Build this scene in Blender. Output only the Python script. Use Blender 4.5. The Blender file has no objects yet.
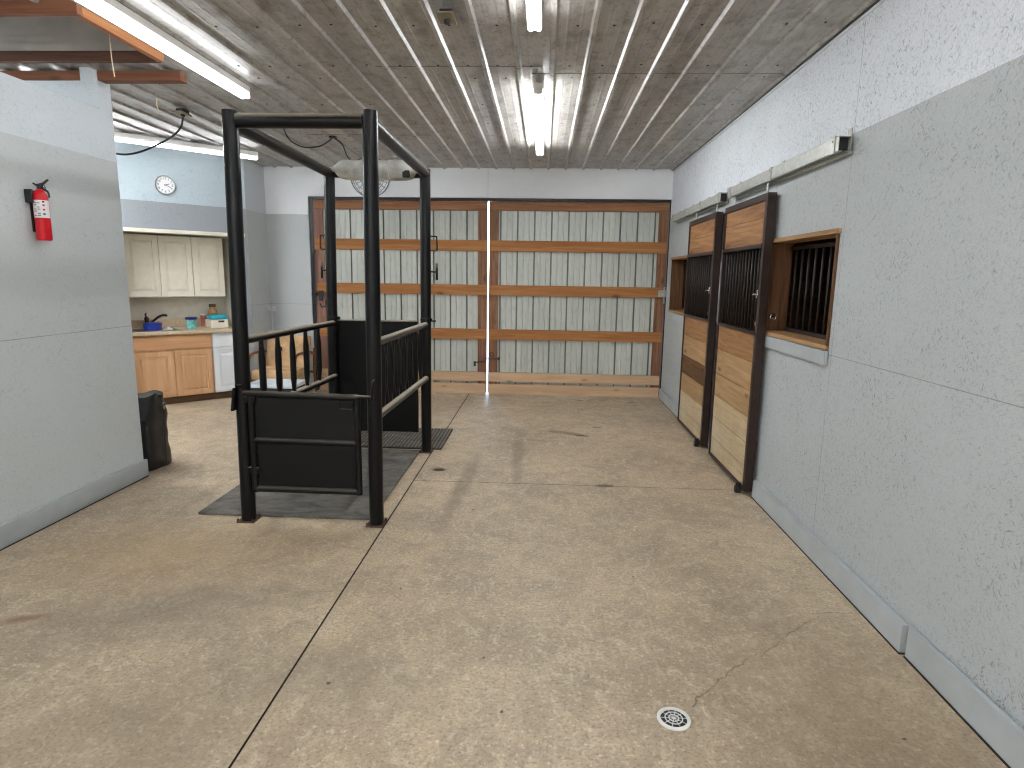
import bpy, bmesh, math, random
from mathutils import Vector, Matrix
random.seed(7)
PI = math.pi
scn = bpy.context.scene
COL = scn.collection
# ------------------------------------------------------------------ measures (metres; camera stands at x=0,y=0)
CAMH = 1.63
XR, XL, XJ, D, H, XC = 1.6535, -3.176, -1.011, 8.5155, 3.036, -3.7875
PAINT = 2.418            # height where the grey paint stops
KX, KY = -3.763, 7.891   # corner of the diagonal kitchen wall
LEND = 4.653             # end of the left partition

# ------------------------------------------------------------------ materials
def nodes(name):
    m = bpy.data.materials.new(name); m.use_nodes = True
    nt = m.node_tree; nt.nodes.clear()
    out = nt.nodes.new('ShaderNodeOutputMaterial'); b = nt.nodes.new('ShaderNodeBsdfPrincipled')
    nt.links.new(b.outputs[0], out.inputs[0])
    return m, nt, b
def N(nt, t, **kw):
    n = nt.nodes.new(t)
    for k, v in kw.items():
        if k.startswith('i_'):
            n.inputs[k[2:].replace('_', ' ')].default_value = v
        elif k.startswith('n_'):
            n.inputs[int(k[2:])].default_value = v
        else: setattr(n, k, v)
    return n
def S(c):   # sRGB 0-255 -> linear
    return tuple(((v/255)/12.92 if v/255 <= .04045 else ((v/255+.055)/1.055)**2.4) for v in c) + (1,)
def ramp(nt, fac, stops):
    r = nt.nodes.new('ShaderNodeValToRGB'); e = r.color_ramp.elements
    while len(e) < len(stops): e.new(.5)
    for el, (p, c) in zip(e, stops): el.position = p; el.color = c if len(c) == 4 else tuple(c)+(1,)
    nt.links.new(fac, r.inputs[0]); return r.outputs[0]
def coords(nt, scale=(1,1,1), rot=(0,0,0)):
    tc = N(nt, 'ShaderNodeTexCoord'); mp = N(nt, 'ShaderNodeMapping')
    mp.inputs['Scale'].default_value = scale; mp.inputs['Rotation'].default_value = rot
    nt.links.new(tc.outputs['Object'], mp.inputs[0]); return mp.outputs[0]
def noise(nt, vec, scale, detail=4, rough=.55, dist=0):
    n = N(nt, 'ShaderNodeTexNoise'); n.inputs['Scale'].default_value = scale
    n.inputs['Detail'].default_value = detail; n.inputs['Roughness'].default_value = rough; n.inputs['Distortion'].default_value = dist
    nt.links.new(vec, n.inputs['Vector']); return n.outputs['Fac']
def math_(nt, op, a, b=None, c=None, clamp=False):
    n = N(nt, 'ShaderNodeMath', operation=op); n.use_clamp = clamp
    for i, v in enumerate((a, b, c)):
        if v is None: continue
        if isinstance(v, (int, float)): n.inputs[i].default_value = v
        else: nt.links.new(v, n.inputs[i])
    return n.outputs[0]
def mix(nt, fac, a, b, mode='MIX'):
    n = N(nt, 'ShaderNodeMix', data_type='RGBA', blend_type=mode)
    for i, v in ((0, fac), (6, a), (7, b)):
        if isinstance(v, (int, float)): n.inputs[i].default_value = v
        elif isinstance(v, tuple): n.inputs[i].default_value = v
        else: nt.links.new(v, n.inputs[i])
    return n.outputs[2]
def bump(nt, b, h, strength=.3, dist=.01):
    n = N(nt, 'ShaderNodeBump'); n.inputs['Strength'].default_value = strength; n.inputs['Distance'].default_value = dist
    nt.links.new(h, n.inputs['Height']); nt.links.new(n.outputs[0], b.inputs['Normal'])
def plain(name, c, rough=.5, metal=0, spec=.5, var=.12, vscale=12, bmp=0, bscale=60):
    m, nt, b = nodes(name); v = coords(nt)
    f = noise(nt, v, vscale)
    d = tuple(x*(1-var*1.6) for x in c[:3])+(1,); l = tuple(min(1, x*(1+var)) for x in c[:3])+(1,)
    nt.links.new(ramp(nt, f, [(.3, d), (.7, l)]), b.inputs['Base Color'])
    b.inputs['Roughness'].default_value = rough; b.inputs['Metallic'].default_value = metal
    b.inputs['Specular IOR Level'].default_value = spec
    if bmp: bump(nt, b, noise(nt, v, bscale), bmp, .005)
    return m
def wood(name, c1, c2, axis='x', scale=1., rough=.65, knots=True, stain=None):
    m, nt, b = nodes(name)
    sc = {'x': (.55, 9, 9), 'y': (9, .55, 9), 'z': (9, 9, .55)}[axis]
    v = coords(nt, tuple(s*scale for s in sc))
    g = noise(nt, v, 2.2, 6, .6, 1.2)
    fine = noise(nt, coords(nt, tuple(s*scale*5 for s in sc)), 3, 3, .6)
    col = ramp(nt, g, [(.28, c2), (.5, tuple((a+c)/2 for a, c in zip(c1, c2))), (.68, c1)])
    col = mix(nt, math_(nt, 'MULTIPLY', fine, .5), col, tuple(x*.55 for x in c2[:3])+(1,))
    if knots:
        vo = N(nt, 'ShaderNodeTexVoronoi'); vo.inputs['Scale'].default_value = 2.2
        ks = {'x': (.8, 2.2, 2.2), 'y': (2.2, .8, 2.2), 'z': (2.2, 2.2, .8)}[axis]
        nt.links.new(coords(nt, ks), vo.inputs['Vector'])
        k = ramp(nt, vo.outputs['Distance'], [(.05, (1,1,1,1)), (.13, (0,0,0,1))])
        col = mix(nt, math_(nt, 'MULTIPLY', k, .75), col, tuple(x*.3 for x in c2[:3])+(1,))
    if stain:
        s = ramp(nt, noise(nt, coords(nt), 2.3, 5, .6), [(.45, (0,0,0,1)), (.62, (1,1,1,1))])
        col = mix(nt, math_(nt, 'MULTIPLY', s, .7), col, stain)
    nt.links.new(col, b.inputs['Base Color']); b.inputs['Roughness'].default_value = rough
    b.inputs['Specular IOR Level'].default_value = .3
    bump(nt, b, fine, .15, .003)
    return m
def emit(name, c, s):
    m = bpy.data.materials.new(name); m.use_nodes = True; nt = m.node_tree; nt.nodes.clear()
    o = nt.nodes.new('ShaderNodeOutputMaterial'); e = nt.nodes.new('ShaderNodeEmission')
    e.inputs[0].default_value = c; e.inputs[1].default_value = s; nt.links.new(e.outputs[0], o.inputs[0]); return m

def wall_mat(name, along='y', seams=(), osb=1.0, grey=S((185,191,193)), white=S((226,231,237))):
    """painted OSB: grey up to PAINT, bluish white above; dark flakes show through the paint"""
    m, nt, b = nodes(name)
    geo = N(nt, 'ShaderNodeNewGeometry'); sep = N(nt, 'ShaderNodeSeparateXYZ'); nt.links.new(geo.outputs['Position'], sep.inputs[0])
    v = coords(nt)
    wob = math_(nt, 'MULTIPLY', math_(nt, 'SUBTRACT', noise(nt, v, 6, 3), .5), .012)
    up = math_(nt, 'GREATER_THAN', math_(nt, 'ADD', sep.outputs[2], wob), PAINT)
    col = mix(nt, up, grey, white)
    col = mix(nt, math_(nt, 'MULTIPLY', ramp(nt, noise(nt, v, 1.3, 5, .6), [(.35,(0,0,0,1)),(.7,(1,1,1,1))]), .10), col, tuple(x*.7 for x in grey[:3])+(1,))
    flecks = None
    h = None
    for i, rx in enumerate((.45, 1.35, 2.4)):
        tc = N(nt, 'ShaderNodeTexCoord'); mp = N(nt, 'ShaderNodeMapping')
        mp.inputs['Rotation'].default_value = (rx if along == 'y' else 0, rx if along == 'x' else 0, 0)
        mp2 = N(nt, 'ShaderNodeMapping'); mp2.inputs['Location'].default_value = (i*3.3, i*1.7, 0)
        mp2.inputs['Scale'].default_value = ((26, 26, 110), (34, 34, 130), (22, 22, 100))[i]
        nt.links.new(tc.outputs['Object'], mp.inputs[0]); nt.links.new(mp.outputs[0], mp2.inputs[0])
        n = noise(nt, mp2.outputs[0], 1.0, 2, .5, .25)
        f = ramp(nt, n, [(.635, (0,0,0,1)), (.71, (1,1,1,1))])
        flecks = f if flecks is None else math_(nt, 'MAXIMUM', flecks, f)
        h = n if h is None else math_(nt, 'ADD', h, n)
    patch = ramp(nt, noise(nt, v, 2.6, 4, .65), [(.40, (.22,.22,.22,1)), (.60, (1,1,1,1))])
    fl2 = math_(nt, 'MULTIPLY', flecks, patch)
    col = mix(nt, math_(nt, 'MULTIPLY', fl2, .62*osb), col, S((96,96,94)))
    gr = ramp(nt, noise(nt, v, 48, 4, .7), [(.56, (0,0,0,1)), (.72, (1,1,1,1))])
    col = mix(nt, math_(nt, 'MULTIPLY', gr, .34*osb), col, S((118,118,116)))
    gr2 = ramp(nt, noise(nt, v, 105, 3, .7), [(.54, (0,0,0,1)), (.68, (1,1,1,1))])
    col = mix(nt, math_(nt, 'MULTIPLY', gr2, .22*osb), col, S((128,128,126)))
    vo = N(nt, 'ShaderNodeTexVoronoi'); vo.inputs['Scale'].default_value = 5; nt.links.new(v, vo.inputs['Vector'])
    pin = ramp(nt, vo.outputs['Distance'], [(.014, (1,1,1,1)), (.024, (0,0,0,1))])
    col = mix(nt, math_(nt, 'MULTIPLY', pin, .6*osb), col, S((60,60,58)))
    for ax, val in seams:                                  # butt joints between sheets
        d = math_(nt, 'ABSOLUTE', math_(nt, 'SUBTRACT', sep.outputs[ax], val))
        s = math_(nt, 'LESS_THAN', math_(nt, 'ADD', d, math_(nt, 'MULTIPLY', wob, .25)), .0022)
        s = math_(nt, 'MULTIPLY', s, .55)
        col = mix(nt, s, col, S((105,105,102)))
    nt.links.new(col, b.inputs['Base Color']); b.inputs['Roughness'].default_value = .55
    b.inputs['Specular IOR Level'].default_value = .35
    fine = noise(nt, v, 90, 3)
    hh = math_(nt, 'ADD', math_(nt, 'MULTIPLY', math_(nt, 'SUBTRACT', h, math_(nt, 'MULTIPLY', fl2, .8)), .7*osb+.1), math_(nt, 'MULTIPLY', noise(nt, v, 40, 4, .65), .9*osb))
    bump(nt, b, hh, .68, .008)
    return m

def floor_mat():
    m, nt, b = nodes('concrete'); v = coords(nt)
    geo = N(nt, 'ShaderNodeNewGeometry'); sep = N(nt, 'ShaderNodeSeparateXYZ'); nt.links.new(geo.outputs['Position'], sep.inputs[0])
    big = noise(nt, v, .9, 6, .62, .4)
    col = ramp(nt, big, [(.30, S((156,138,117))), (.5, S((182,163,138))), (.70, S((204,183,153)))])
    med = noise(nt, v, 5, 8, .7, .8)
    col = mix(nt, ramp(nt, med, [(.44, (0,0,0,1)), (.64, (.55,.55,.55,1))]), col, S((150,137,121)))
    med2 = noise(nt, coords(nt, (1.2,.8,1), (0,0,.6)), 9, 8, .72, 1.5)
    col = mix(nt, ramp(nt, med2, [(.50, (0,0,0,1)), (.70, (.62,.62,.62,1))]), col, S((218,203,178)))
    sp = noise(nt, v, 70, 3, .7)
    col = mix(nt, ramp(nt, sp, [(.50, (0,0,0,1)), (.66, (.62,.62,.62,1))]), col, S((112,100,86)))
    sp2 = noise(nt, v, 42, 4, .7)
    col = mix(nt, ramp(nt, sp2, [(.55, (0,0,0,1)), (.70, (.60,.60,.60,1))]), col, S((232,220,200)))
    # worn grey area, rust / water marks and painted post shadow bands, each with a shape of its own: (x, y, rx, ry, angle, colour, strength)
    nz = noise(nt, v, 7, 4, .6)
    def blob(x, y, rx, ry, a, c, st, soft=.5):
        nonlocal col
        mp = N(nt, 'ShaderNodeMapping', vector_type='TEXTURE')
        mp.inputs['Location'].default_value = (x, y, 0); mp.inputs['Rotation'].default_value = (0, 0, a); mp.inputs['Scale'].default_value = (rx, ry, 1)
        nt.links.new(geo.outputs['Position'], mp.inputs[0])
        ln = N(nt, 'ShaderNodeVectorMath', operation='LENGTH'); nt.links.new(mp.outputs[0], ln.inputs[0])
        d = math_(nt, 'ADD', ln.outputs[1], math_(nt, 'MULTIPLY', math_(nt, 'SUBTRACT', nz, .5), .9))
        k = ramp(nt, d, [(1-soft if soft < 1 else 0, (1,1,1,1)), (1, (0,0,0,1))])
        col = mix(nt, math_(nt, 'MULTIPLY', k, st), col, c)
    blob(-1.75, 2.75, 1.0, .38, .35, S((122,112,99)), .5, .9)
    blob(-1.5, 1.9, .9, .5, .1, S((128,113,95)), .45, .9)
    blob(-.9, 2.3, .8, .3, -.3, S((136,126,112)), .4, .9)
    blob(.25, 6.44, .27, .075, -.35, S((120,96,74)), .75, .4)
    blob(.42, 6.34, .10, .035, -.2, S((46,38,32)), .95, .4)
    blob(.62, 6.72, .07, .04, 0, S((92,80,68)), .7, .4)
    blob(-.02, 6.1, .2, .045, -.2, S((134,112,90)), .6, .5)
    blob(.52, 4.76, .09, .04, .1, S((84,72,60)), .8, .4)
    blob(-.85, 5.06, .10, .07, 0, S((120,92,68)), .6, .6)
    blob(-.85, 5.05, .06, .045, 0, S((18,16,14)), 1, .3)
    blob(-2.41, 2.59, .13, .045, .4, S((120,86,62)), .7, .7)
    blob(.52, 8.25, .06, .03, 0, S((50,44,40)), .9, .4)
    blob(1.2, 8.2, .07, .03, .3, S((50,44,40)), .9, .4)
    blob(-.60, 4.7, .085, 1.05, -.04, S((116,100,82)), .5, .6)  # this band and the next paint the shadows of the stock posts
    blob(-.20, 5.6, .075, 1.0, .03, S((116,100,82)), .45, .6)
    blob(1.25, 2.0, .8, 1.2, 0, S((128,108,84)), .55, .9)
    for q_ in range(7): blob(random.uniform(-1, 1.4), random.uniform(1.9, 5.5), random.uniform(.008,.014), random.uniform(.006,.012), random.uniform(0,3), S((52,42,34)), .8, .5)
    blob(-2.1, 3.35, 1.1, .65, .2, S((196,164,118)), .4, .95)
    blob(-1.7, 6.2, .5, 1.2, 0, S((176,150,116)), .35, .95)
    # crack running from the drain to the right wall
    pts = [(.60, 2.19), (.74, 2.33), (.90, 2.49), (1.06, 2.60), (1.22, 2.76), (1.42, 2.93), (1.63, 2.95)]
    wv = N(nt, 'ShaderNodeTexNoise'); wv.inputs['Scale'].default_value = 9; wv.inputs['Detail'].default_value = 6
    nt.links.new(v, wv.inputs['Vector'])
    sub = N(nt, 'ShaderNodeVectorMath', operation='SUBTRACT'); nt.links.new(wv.outputs['Color'], sub.inputs[0]); sub.inputs[1].default_value = (.5,.5,.5)
    mul = N(nt, 'ShaderNodeVectorMath', operation='MULTIPLY'); nt.links.new(sub.outputs[0], mul.inputs[0]); mul.inputs[1].default_value = (.09,.09,0)
    ps = N(nt, 'ShaderNodeVectorMath', operation='ADD'); nt.links.new(geo.outputs['Position'], ps.inputs[0]); nt.links.new(mul.outputs[0], ps.inputs[1])
    best = None
    for (ax, ay), (bx, by) in zip(pts, pts[1:]):
        L = math.hypot(bx-ax, by-ay); a = math.atan2(by-ay, bx-ax)
        mp = N(nt, 'ShaderNodeMapping', vector_type='TEXTURE'); mp.inputs['Location'].default_value = ((ax+bx)/2, (ay+by)/2, 0); mp.inputs['Rotation'].default_value = (0,0,a)
        nt.links.new(ps.outputs[0], mp.inputs[0]); sx = N(nt, 'ShaderNodeSeparateXYZ'); nt.links.new(mp.outputs[0], sx.inputs[0])
        ex = math_(nt, 'MAXIMUM', math_(nt, 'SUBTRACT', math_(nt, 'ABSOLUTE', sx.outputs[0]), L/2), 0)
        d = math_(nt, 'ADD', math_(nt, 'ABSOLUTE', sx.outputs[1]), ex)
        best = d if best is None else math_(nt, 'MINIMUM', best, d)
    ck = ramp(nt, best, [(.0012, (1,1,1,1)), (.0045, (0,0,0,1))])
    ck = math_(nt, 'MULTIPLY', ck, ramp(nt, noise(nt, v, 6, 3), [(.40,(0,0,0,1)),(.55,(1,1,1,1))]))
    col = mix(nt, math_(nt, 'MULTIPLY', ck, .75), col, S((70,60,50)))
    nt.links.new(col, b.inputs['Base Color'])
    rr = ramp(nt, med, [(.3, (.42,.42,.42,1)), (.7, (.62,.62,.62,1))]); nt.links.new(rr, b.inputs['Roughness'])
    b.inputs['Specular IOR Level'].default_value = .4
    hh = math_(nt, 'SUBTRACT', math_(nt, 'ADD', math_(nt, 'MULTIPLY', med, .5), math_(nt, 'MULTIPLY', sp, .4)), math_(nt, 'MULTIPLY', ck, .6))
    bump(nt, b, hh, .22, .006)
    return m

def ceiling_mat():
    m, nt, b = nodes('ceiling_steel'); v = coords(nt)
    st = noise(nt, coords(nt, (5, .35, 1)), 2.5, 5, .6)
    mo = noise(nt, coords(nt, (1, .6, 1)), 9, 5, .65)
    col = ramp(nt, st, [(.3, S((154,151,146))), (.65, S((184,181,176)))])
    col = mix(nt, ramp(nt, mo, [(.48, (0,0,0,1)), (.66, (.7,.7,.7,1))]), col, S((116,108,97)))
    sp = noise(nt, coords(nt, (1, .5, 1)), 38, 4, .7)
    col = mix(nt, ramp(nt, sp, [(.53, (0,0,0,1)), (.68, (.6,.6,.6,1))]), col, S((98,89,78)))
    nt.links.new(col, b.inputs['Base Color'])
    b.inputs['Roughness'].default_value = .33; b.inputs['Specular IOR Level'].default_value = .4
    bump(nt, b, noise(nt, coords(nt, (1, .4, 1)), 5, 3), .12, .01)
    return m

def dusty(name, c, dust, rough=.42, amount=.8):
    """gloss paint with settled dust on the faces that look up"""
    m, nt, b = nodes(name); v = coords(nt)
    geo = N(nt, 'ShaderNodeNewGeometry'); sep = N(nt, 'ShaderNodeSeparateXYZ'); nt.links.new(geo.outputs['Normal'], sep.inputs[0])
    n = noise(nt, v, 14, 5, .6)
    k = math_(nt, 'MULTIPLY', ramp(nt, math_(nt, 'ADD', sep.outputs[2], math_(nt, 'MULTIPLY', n, .3)), [(.42, (0,0,0,1)), (.95, (1,1,1,1))]), amount)
    sc = ramp(nt, noise(nt, v, 32, 5, .75), [(.64, (0,0,0,1)), (.80, (.16,.16,.16,1))])
    col = mix(nt, k, c, dust); col = mix(nt, sc, col, S((96,84,74)))
    nt.links.new(col, b.inputs['Base Color'])
    rr = math_(nt, 'ADD', math_(nt, 'MULTIPLY', k, .5), rough); nt.links.new(rr, b.inputs['Roughness']); b.inputs['Specular IOR Level'].default_value = .28
    bump(nt, b, n, .05, .003)
    return m

def rubber_mat(name, c1, c2, lines=0):
    m, nt, b = nodes(name); v = coords(nt)
    f = noise(nt, coords(nt, (1.5, 2.5, 1)), 3.2, 6, .65, .7)
    col = ramp(nt, f, [(.36, c1), (.62, c2)])
    col = mix(nt, ramp(nt, noise(nt, v, 40, 3), [(.5,(0,0,0,1)),(.75,(.3,.3,.3,1))]), col, S((120,112,100)))
    nt.links.new(col, b.inputs['Base Color']); b.inputs['Roughness'].default_value = .6
    bump(nt, b, noise(nt, v, 60, 3), .2, .004)
    return m

M = {}
M['floor'] = floor_mat()
M['groove'] = plain('joint_dirt_and_shade', S((44,35,27)), .95)
M['wall_y'] = wall_mat('painted_board_right', 'y', seams=((2,1.212),(1,3.62),(1,1.18),(1,7.30)))
M['wall_l'] = wall_mat('painted_board_left', 'y', seams=((2,1.212),(1,2.2)), osb=.34, grey=S((199,205,206)), white=S((214,222,228)))
M['wall_x'] = wall_mat('painted_board_far', 'x', seams=((2,1.212),(0,-.767)), osb=.12, white=S((240,243,247)), grey=S((194,199,201)))
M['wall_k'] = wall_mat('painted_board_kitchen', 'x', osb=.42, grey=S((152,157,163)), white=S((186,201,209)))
M['ceiling'] = ceiling_mat()
M['screw'] = plain('screw_head', S((60,54,48)), .5, .6)
M['white_trim'] = plain('white_trim', S((208,214,216)), .5, var=.05)
M['grey_board'] = plain('painted_skirting', S((172,179,182)), .42, var=.05, vscale=6, bmp=.08, bscale=50)
M['black'] = dusty('black_gloss_steel', S((8,8,9)), S((176,164,146)), .33)
M['black_gate'] = dusty('black_gate_tube', S((9,9,10)), S((120,112,98)), .36, .4)
M['black_flat'] = dusty('black_sheet', S((7,7,7)), S((84,76,66)), .6, .5)
M['rust'] = plain('rusty_plate', S((92,72,58)), .8, .2, var=.4, vscale=40)
M['roll'] = plain('grey_vinyl', S((196,196,190)), .38, var=.25, vscale=9, bmp=.5, bscale=14)
M['rubber'] = rubber_mat('rubber_mat', S((66,64,60)), S((116,112,104)))
M['rubber_top'] = rubber_mat('worn_rib', S((84,81,74)), S((120,116,106)))
M['rubber_dark'] = rubber_mat('ribbed_rubber', S((30,29,27)), S((48,46,42)))
M['pine_x'] = wood('pine_rail', S((198,142,88)), S((158,100,54)), 'x', .8)
M['pine_daylit'] = wood('daylit_pine', S((228,198,164)), S((202,164,128)), 'x', .8)  # paler tone stands in for daylight glowing under the doors
M['pine_z'] = wood('brown_stile', S((168,124,94)), S((112,74,54)), 'z', .8)
M['pine_top'] = wood('brown_top_rail', S((176,126,88)), S((124,80,54)), 'x', .8)
M['pine_pink'] = wood('pinkish_stile', S((172,132,116)), S((132,92,78)), 'z', .8)
M['joist'] = wood('joist_pine', S((152,102,74)), S((108,66,46)), 'x', .7)
M['joist_y'] = wood('joist_pine_long', S((184,126,80)), S((142,90,54)), 'y', .7)
M['joist_dark'] = wood('old_joist', S((120,84,66)), S((72,46,36)), 'x', .7)
M['barn'] = wood('barn_plank', S((184,138,94)), S((126,86,54)), 'y', 1.0)
M['barn_mid'] = wood('worn_plank', S((196,164,122)), S((152,116,76)), 'y', 1.0)
M['barn_pale'] = wood('pale_plank', S((214,196,164)), S((178,152,114)), 'y', 1.0, stain=S((196,184,160)))
M['barn_dark'] = wood('dark_plank', S((128,92,58)), S((78,50,30)), 'y', 1.0)
M['jamb'] = wood('window_jamb', S((128,90,58)), S((76,48,28)), 'z', 1.2)
M['jamb_y'] = wood('window_head', S((198,160,116)), S((152,112,72)), 'y', 1.2)
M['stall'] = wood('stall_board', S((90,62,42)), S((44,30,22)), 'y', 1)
M['brown_steel'] = plain('brown_steel', S((52,36,30)), .45, .2, var=.2)
M['bar'] = plain('dark_bar', S((44,37,33)), .45, 0, .3)
M['galv'] = plain('galvanised', S((176,178,172)), .42, .35, var=.12, vscale=30)
M['chrome'] = plain('bright_metal', S((210,210,210)), .2, 1.)
M['dark'] = plain('black_plastic', S((24,24,26)), .45)
M['sheet'] = None
M['seam'] = plain('sheet_lap_shade', S((124,128,120)), .7)  # darker tone paints the lap line and its shadow side
M['maple'] = wood('maple', S((224,182,140)), S((202,154,110)), 'z', .5, .45, knots=False)
M['maple_x'] = wood('maple_across', S((222,176,134)), S((198,148,106)), 'x', .5, .45, knots=False)
M['cream'] = plain('cream_paint', S((228,222,206)), .45, var=.04)
M['cream_dark'] = plain('alcove_paint', S((226,222,210)), .6, var=.04)
M['white_cab'] = plain('white_laminate', S((232,236,240)), .4, var=.02)
M['toe'] = wood('toe_kick', S((128,100,74)), S((84,62,44)), 'x', .8, knots=False)
M['laminate'] = plain('beige_laminate', S((206,186,158)), .35, var=.10, vscale=40)
M['steel'] = plain('stainless', S((150,152,156)), .3, .9)
M['bronze'] = plain('oil_bronze', S((44,40,40)), .3, .5)
M['blue'] = plain('blue_plastic', S((36,60,168)), .35, var=.08)
M['navy'] = plain('navy_plastic', S((40,48,124)), .35, var=.08)
M['teal'] = plain('teal_plastic', S((24,150,170)), .35, var=.08)
M['mint'] = plain('mint_print', S((120,190,190)), .4, var=.35, vscale=30)
M['white_p'] = plain('white_plastic', S((226,226,222)), .4, var=.03)
M['kraft'] = plain('amber_jar', S((176,138,82)), .4, var=.35, vscale=30)
M['redtop'] = plain('dusty_red', S((170,96,80)), .5, var=.3)
M['red'] = plain('red_enamel', S((206,16,34)), .28, var=.06)
M['label'] = plain('paper_label', S((222,220,222)), .5, var=.03)
M['ink'] = plain('dark_ink', S((70,60,66)), .6)
M['redink'] = plain('red_ink', S((190,40,50)), .6)
M['bag'] = plain('black_vinyl', S((30,29,29)), .34, var=.25, bmp=.7, bscale=11)
M['tan'] = plain('tan_cloth', S((206,170,128)), .85, var=.18, vscale=8, bmp=.3)
M['bentwood'] = wood('bent_wood', S((150,96,58)), S((104,62,36)), 'x', 1, .4, knots=False)
M['tote'] = plain('dark_tote', S((44,46,50)), .5)
M['lid'] = plain('pale_lid', S((206,216,226)), .4, var=.04)
M['clock_face'] = plain('clock_face', S((236,236,238)), .4, var=.01)
M['clock_rim'] = plain('clock_rim', S((168,166,170)), .3, .3, var=.03)
M['attic'] = plain('dark_attic', S((44,36,40)), .9)
M['attic_sheet'] = plain('attic_sheet', S((176,170,162)), .5, var=.15, vscale=3)
TUBE = {}
def tube_mat(st):
    if st not in TUBE: TUBE[st] = emit('lit_tube', (.95, .975, 1, 1), st)
    return TUBE[st]
M['fixture'] = plain('fixture_white', S((226,224,220)), .4, var=.03)
M['string'] = plain('tan_string', S((214,196,160)), .8)
M['pvc'] = plain('white_conduit', S((220,222,224)), .4, var=.03)
M['cable'] = plain('black_cable', S((30,30,32)), .5)
M['brass'] = plain('old_box_steel', S((150,140,116)), .5, .5)
M['ground'] = plain('gravel_yard', S((205,200,192)), .9, var=.15, vscale=8)
def sheet_mat():
    m, nt, b = nodes('steel_sheet'); v = coords(nt)
    n = noise(nt, coords(nt, (1.2, 1, .3)), 2, 3)
    col = ramp(nt, n, [(.3, S((182,187,180))), (.7, S((202,206,199)))])
    sc = ramp(nt, noise(nt, coords(nt, (3, 1, 1.2)), 6, 6, .7), [(.52,(0,0,0,1)),(.75,(.5,.5,.5,1))])
    col = mix(nt, sc, col, S((150,152,142)))
    nt.links.new(col, b.inputs['Base Color']); b.inputs['Roughness'].default_value = .42; b.inputs['Metallic'].default_value = .1
    return m
M['sheet'] = sheet_mat()

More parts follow.
